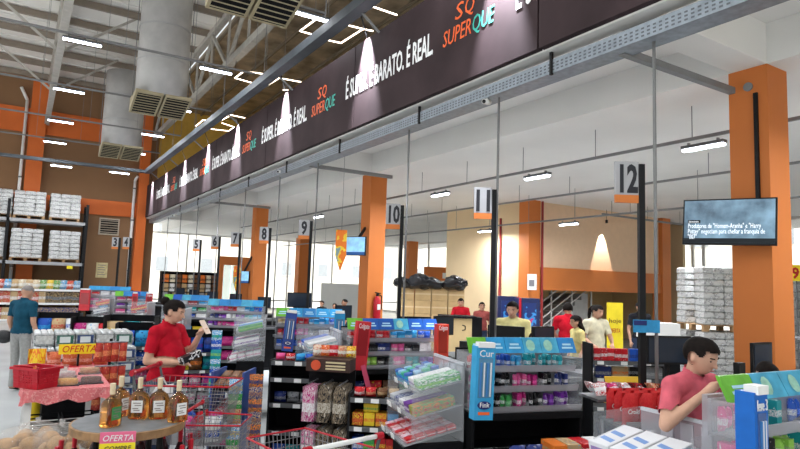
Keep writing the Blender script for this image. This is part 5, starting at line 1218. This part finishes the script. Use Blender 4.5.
# wrapped pallets
M_wrap = [printm('wrap_%d' % k, ((.50, .50, .49), (.30, .30, .30), (.60, .60, .60)), 9, .3, seed=k, stretch=(1, 1, 2.2)) for k in range(3)]
def bale_mesh(w, d, h, k):
    key = ('bale', w, d, h, k)
    if key not in _meshes:
        mb = MB(); b = .02; vs = []
        for z, i in ((0, b), (b, 0), (h - b, .004), (h, b * 1.4)):
            for sx, sy in ((-1, -1), (0, -1.03), (1, -1), (1.02, 0), (1, 1), (0, 1.03), (-1, 1), (-1.02, 0)): vs.append((sx * (w / 2 - i), sy * (d / 2 - i), z))
        fs = [tuple(range(8))[::-1], tuple(range(24, 32))] + [(r * 8 + q, r * 8 + (q + 1) % 8, r * 8 + 8 + (q + 1) % 8, r * 8 + 8 + q) for r in range(3) for q in range(8)]
        _meshes[key] = mb.add(vs, fs).mesh('bale', M_wrap[k])
    return _meshes[key]
def pallet_load(x, y, z, w, d, lay, nx, label, rz=0, ny=2, lh=.165):
    t = thing('loaded_pallet', label, 'pallet', (x, y, z), rz, 'wrapped pallets')
    for i in range(6): B(-w / 2 + i * w / 6 + .01, -d / 2, .11, -w / 2 + (i + 1) * w / 6 - .01, d / 2, .13).build('deck_board', M_wood, t)
    for j in (-1, 0, 1):
        for i in (-1, 0, 1): B(i * (w / 2 - .05) - .05, j * (d / 2 - .05) - .05, 0, i * (w / 2 - .05) + .05, j * (d / 2 - .05) + .05, .11).build('block', M_wood, t)
    for l in range(lay):
        for i in range(nx):
            for j in range(ny):
                if 0 < j < ny - 1: continue
                o = link('wrapped_pack', bale_mesh(round(w / nx * .985, 3), round(d / ny * .985, 3), lh, (i + l + j) % 3), t, (-w / 2 + (i + .5) * w / nx + random.uniform(-.012, .012), -d / 2 + (j + .5) * d / ny + random.uniform(-.012, .012), .13 + l * lh))
PL = [(-.98, 3.87, 'leftmost pallet of white wrapped packs on the upper rack beam'), (.12, 3.87, 'middle pallet of white wrapped packs on the upper rack beam'), (1.33, 3.87, 'right pallet of white wrapped packs on the upper rack beam'),
      (-1.05, 2.24, 'leftmost pallet of white wrapped packs on the lower rack beam'), (.13, 2.24, 'middle pallet of white wrapped packs on the lower rack beam'), (1.42, 2.24, 'right pallet of white wrapped packs on the lower rack beam')]
for x, z, lb in PL: pallet_load(x, RY + .5, z, 1.06, .9, 6 if z > 3 else 7, 3, lb, lh=.16)
# snack packs on the low rack shelves
r1 = [(GREEN, 'green'), (YEL, 'yellow'), (GREEN, 'green'), (CYAN, 'light blue'), (RED, 'red'), (CYAN, 'light blue'), (TAN, 'tan'), (CREAM, 'cream'), (TAN, 'tan'), (CREAM, 'cream')]
for i in range(16):
    c, nm = r1[i % 10]; put('biscuit_bag', pouch_mesh(.26, .36, .16, rmat(c, WHITE, TAN, seed=i % 3, scale=8)), (-1.5 + i * .23, RY - .12, 1.181), 0, '%s biscuit bag on the top low shelf of the racking' % nm, 'biscuits', nm + ' bags top low rack shelf')
    c, nm = ((RED, 'red'), (RED, 'red'), (TAN, 'tan'), (RED, 'red'))[i % 4] if i < 11 else (BLACK, 'black'); put('biscuit_box', carton_mesh(.22, .2, .42, rmat(c, WHITE if c != BLACK else GREY, TAN, seed=i % 3, scale=7)), (-1.5 + i * .23, RY - .12, .661), 0, '%s biscuit box on the middle low shelf of the racking' % nm, 'biscuits', nm + ' boxes middle low rack shelf')
    c, nm = ((RED, 'red'), (RED, 'red'), (TAN, 'tan'))[i % 3] if i < 7 else (NAVY, 'navy'); put('biscuit_box', carton_mesh(.22, .2, .44, rmat(c, WHITE if c != NAVY else GREY, TAN, seed=i % 3, scale=7)), (-1.5 + i * .23, RY - .12, .041), 0, '%s biscuit box on the bottom shelf of the racking' % nm, 'biscuits', nm + ' boxes bottom rack shelf')
# wall vent, poster, pipes
t = thing('wall_vent', 'square louvred vent in the brown back wall below the orange band', 'vent', (3.10, 28.56, 3.88))
B(-.40, -.02, -.36, .40, .04, .36).build('frame', pm('vent_cream', (.42, .36, .28), .6), t); B(-.34, -.025, -.30, .34, -.02, .30).build('recess', M_blackm, t)
for i in range(6): MB().bar((-.34, -.03, -.25 + i * .1), (.34, -.03, -.25 + i * .1), .05, .012, up=(0, 1, .8)).build('louvre', MATS['vent_cream'], t)
t = thing('wall_notice', 'yellowish paper notice on the back wall left of lane sign 3', 'notice', (2.95, 28.58, 2.0)); B(-.22, -.01, -.32, .22, .01, .32).build('sheet', pm('aged_paper', (.62, .52, .28), .8, var=.2, scale=8), t)
for i in range(5): B(-.16, -.013, .2 - i * .1, .14 - .04 * (i % 2), -.01, .23 - i * .1).build('print_line', pm('label_ink', (.25, .22, .2)), t)
for x, lb in [(-.30, 'white drain pipe beside the left orange pilaster'), (3.98, 'white drain pipe beside the right orange pilaster')]:
    t = thing('drain_pipe', lb, 'pipe', (x, 28.45, 0)); MB().tube((0, 0, 0), (0, 0, 8.8 if x < 0 else 6.0), .06, 10).build('pipe', M_white, t, True)
    for z in (2, 4.2, 5.6): MB().lathe([(.075, z), (.075, z + .06)], 10).build('clamp', M_steel, t)
    MB().tube((0, 0, 8.8 if x < 0 else 6.0), (-.25 if x < 0 else .1, 0, 9.3 if x < 0 else 6.2), .06, 10).build('elbow', M_white, t, True)
# far dark shelving left under the mezzanine and liquor boxes
t = thing('far_shelf', 'long dark shelf with rows of bottles and boxes in front of the back glazing', 'shelf', (4.95, 26.2, 0))
FL = at(218, 280, Y=26.2).x - 4.95
B(0, .4, 0, FL, .45, 2.05).build('back_panel', M_blackm, t)
for z in (.5, .85, 1.22, 1.60, 2.02): B(0, 0, z - .03, FL, .4, z).build('shelf_board', M_black, t)
for x in (0, FL / 3, FL * 2 / 3, FL - .04): B(x, 0, 0, x + .04, .42, 2.05).build('divider', M_black, t)
for z, cs in ((1.22, (TAN, WHITE, BROWN)), (1.60, (ORG, CREAM, BROWN)), (.85, (GREY, TAN, WHITE))):
    for i in range(int((FL - .1) / .245)): put('boxed_bottle', carton_mesh(.19, .2, .32, rmat(cs[i % 3], BLACK, seed=i % 3, scale=9)), (5.13 + i * .245, 26.25, z + .001), 0, 'small %s on the %s board of the long dark far shelf' % ('tan or white carton' if z != 1.60 else 'amber or cream carton', {1.22: 'middle', 1.60: 'upper', .85: 'lower'}[z]), 'carton', 'cartons far shelf %d' % int(z * 10))
# orange entrance portal with cyan glass
pa = at(219, 256, Y=25.0); pb = at(251, 256, Y=25.0); hz = pa.z; Wp = pb.x - pa.x
t = thing('entrance_portal', 'orange-framed entrance with pale cyan glass doors', 'door frame', (pa.x, 25.0, 0))
B(0, 0, hz - .35, Wp, .2, hz).build('lintel', M_orange, t); B(0, 0, 0, .22, .2, hz - .35).build('jamb', M_orange, t); B(Wp - .42, 0, 0, Wp, .2, hz - .35).build('jamb', M_orange, t)
M_cy = clearm('cyan_glass', (.30, .80, .90), .35, .1)
for i in range(2): B(.22 + i * (Wp - .64) / 2 + .02, .08, .02, .22 + (i + 1) * (Wp - .64) / 2 - .02, .11, hz - .35).build('glass_door', M_cy, t)
# carton stacks with black bags, service desk
def carton_stack(px0, px1, D, zt, n, label, rz=R_(-32)):
    a, b = atd(px0, 290, D), atd(px1, 290, D); d = (b - a); d.z = 0; cw = d.length / n
    for i in range(n):
        for l in range(int(zt / .36)):
            p = a + d * ((i + .5) / n)
            o = put('cardboard_box', carton_mesh(round(cw * .95, 3), .42, .35, M_card, .006), (p.x, p.y, l * .355), rz, label, 'cardboard box', 'stacked cardboard boxes')
            B(-cw * .46, -.215, .15, cw * .46, -.21, .19).build('tape', pm('packing_tape', (.62, .48, .28), .4, var=0), o)
carton_stack(398, 464, 16.5, 1.80, 4, 'brown cardboard box in the stacks below the black bags')
for px, py, s, lb in [(404, 287, .28, 'crumpled black bag on the left of the box stacks'), (421, 287, .38, 'wide crumpled black bag on the middle of the box stacks'), (434, 289, .30, 'black bag slumped between the box stacks'), (456, 289, .36, 'black bag on the right of the box stacks')]:
    p = atd(px, py, 16.3); mb = MB().ball((0, 0, 0), (s, s * .8, s * .52), 16, 10); 
    mb.v = [tuple(Vector(v) * (1 + .55 * mnoise.noise(Vector(v) * 6))) for v in mb.v]
    o = mb.build('black_bag', pm('black_film', (.015, .015, .017), .25, var=0), None, True); o.location = (p.x, p.y, 1.775 + s * .4); tag(o, lb, 'bag')
p = atd(458, 316, 13.6); t = thing('service_desk', 'wooden service desk with a dark top in front of the person in red', 'desk', (p.x, p.y, 0), R_(-32))
B(-.32, 0, 0, .32, .5, p.z - .05).build('front_panel', pm('desk_ply', (.55, .40, .20), .6, var=.1, scale=3), t); B(-.42, -.06, p.z - .05, .42, .56, p.z).build('desk_top', M_blackm, t); B(.32, 0, 0, .55, .5, p.z - .02).build('side_unit', M_blackm, t)
MB().path([(.1, -.004, p.z - .32), (.17, -.004, p.z - .3), (.17, -.004, p.z - .22), (.1, -.004, p.z - .2)], .012).build('emblem', M_black, t)
# vending machines beside the core column
def machine(px0, px1, py, D, lb, edge):
    a, b = atd(px0, py, D), atd(px1, py, D); w = (b - a).length; t = thing('vending_machine', lb, 'vending machine', (a.x, a.y, 0), R_(-32)); h = a.z
    B(0, 0, 0, w, .5, h).build('cabinet', pm('machine_navy', (.02, .03, .10), .35), t)
    B(.08, -.01, .3, w - .08, 0, h - .1).build('front_panel', printm('machine_art', ((.02, .04, .16), (.05, .25, .6), (.5, .06, .2), (.3, .6, .7)), 5, .3), t); B(0 if edge < 0 else w - .05, -.02, 0, .05 if edge < 0 else w, 0, h).build('red_edge', M_red, t)
machine(498, 519, 296, 14.0, 'navy vending machine with red edge behind the yellow-shirted cashier', 1)
machine(519, 540, 298, 13.4, 'navy vending machine with bright picture panel at the orange core column', -1)
t = thing('wall_notice', 'white notice with black print on the orange core column', 'notice', (0, 0, 0)); p = at(532, 282, X=12.03); t.location = p
B(-.01, -.17, -.22, .01, .17, .22).build('sheet', M_tag, t); B(-.014, -.1, -.12, -.01, .1, .06).build('print_block', pm('notice_grey', (.2, .2, .22), .6), t)
t = thing('wall_pipe', 'dark red pipe running down the orange core column', 'pipe', (12.53, 12.30, 0)); MB().tube((0, 0, 0), (0, 0, 4.33), .035, 8).build('pipe', pm('pipe_red', (.28, .03, .03), .5), t)
t = thing('wall_pipe', 'dark red pipe on the beige wall behind lane sign 11', 'pipe', (12.1, 13.6, 0)); MB().tube((0, 0, 0), (0, 0, 3.9), .035, 8).build('pipe', MATS['pipe_red'], t)
d = bpy.data.lights.new('spot_beam', 'SPOT'); d.energy = 350; d.spot_size = R_(42); d.spot_blend = .2; d.shadow_soft_size = .02; d.color = (1, .95, .85)
t = thing('spot_light', 'small spotlight washing the peach wall above the stairs', 'lamp', (15.3, 12.3, 3.95)); MB().lathe([(.04, -.02), (.04, .08)], 10).build('can', M_black, t); MB().tube((0, 0, .08), (0, 0, .4), .008, 6).build('stem', M_black, t)
o = bpy.data.objects.new('spot_beam', d); C.objects.link(o); o.parent = t; o.location = (0, 0, -.03); o.rotation_euler = (R_(10), 0, 0)
# stairs under the orange band
t = thing('staircase', 'grey staircase with white railings under the orange band', 'stairs', (12.8, 13.2, 0))
for i in range(9): B(.0 + i * .30, 0, 0, .30 + i * .30 + (0), 1.4, .19 * (i + 1)).build('step', pm('stair_grey', (.42, .42, .42), .7), t)
for k in range(4): MB().tube((0, -.05, .35 + k * .25), (2.9, -.05, 2.0 + k * .25), .022, 8).build('rail', M_white, t)
for i in range(4): MB().tube((.1 + i * .9, -.05, 0), (.1 + i * .9, -.05, 1.3 + i * .5), .025, 8).build('baluster', M_white, t)
# yellow promo banner in the passage
p = atd(615, 320, 15.0); t = thing('promo_banner', 'bright yellow promotional banner with dark and red lettering in the passage', 'banner', (p.x, p.y, 0), R_(-32))
B(-.20, 0, .1, .20, .02, 1.55).build('panel', pm('promo_yellow', (.85, .66, .03), .5), t); B(-.2, -.02, 0, .2, .1, .03).build('foot', M_grey, t); B(-.02, .02, 0, .02, .04, 1.0).build('mast', M_grey, t)
text_part('lettering', 'hoje', .16, pm('promo_brown', (.12, .04, .02), .5, var=0), t, FRONT(0, -.006, 1.05), width=.30, align='CENTER'); text_part('lettering', 'OFERTA', .16, M_red, t, FRONT(0, -.006, .80), width=.26, align='CENTER')
# counters and goods beyond lane 12: stacked white boxes on a shelf
p = atd(690, 325, 12.0); pallet_load(p.x + .62, p.y - .25, 1.12, 1.25, 1.0, 9, 6, 'upper pallet of white wrapped packs left of the foreground column', R_(-28), ny=3, lh=.125)
pallet_load(p.x + .62, p.y - .25, 0, 1.25, 1.0, 8, 6, 'lower pallet of white wrapped packs under the one left of the foreground column', R_(-28), ny=3, lh=.122)
p = atd(800, 345, 11.5); pallet_load(p.x + .45, p.y - .2, 0, 1.1, 1.0, 13, 5, 'pallet of white wrapped packs cut off by the right edge', R_(-28), ny=3, lh=.165)
p = atd(797, 273, 10.5); t = thing('price_sign', 'yellow price sign with red figure at the right edge', 'sign', p, R_(-30)); B(-.2, -.01, -.14, .25, .01, .14).build('panel', MATS['promo_yellow'], t); text_part('figure', '9', .26, M_red, t, FRONT(-.1, -.014, -.09), bold=.008); MB().tube((0, .02, -p.z), (0, .02, 0), .012, 6).build('mast', M_grey, t)
p = atd(664, 328, 11.0); t = thing('packing_shelf', 'white shelf top with clear wrapped goods beside the stacked pallet', 'shelf', (p.x, p.y, 0), R_(-32)); B(-.35, 0, 1.0, .30, .4, 1.28).build('cabinet', M_white, t); B(-.35, .02, 0, .30, .38, 1.0).build('body', M_blackm, t)
p = atd(797, 330, 6.6); t = thing('steel_railing', 'steel guard railing right of the foreground column', 'railing', (p.x, p.y, 0), R_(-32))
for z in (.5, .95, 1.4): MB().tube((-.12, 0, z), (1.0, 0, z), .02, 8).build('rail', M_chrome, t)
for x in (-.12, .4, .9): MB().tube((x, 0, 0), (x, 0, 1.7), .022, 8).build('post', M_chrome, t)
# orange store sign out by the glazing above the boxes
p = atd(445, 276, 24.0); t = thing('store_sign', 'orange and white store sign panel hanging by the bright glazing', 'sign', p, R_(-32)); B(-.85, 0, -.2, .7, .05, .35).build('panel', M_orange, t); B(-.85, 0, -.55, .7, .05, -.2).build('white_panel', M_tag, t)
B(-.1, -.01, -.1, .25, 0, .12).build('emblem', M_tag, t)
for s in (-.7, .6): MB().tube((s, .02, .35), (s, .02, 4.35 - p.z), .008, 5).build('cord', M_grey, t)
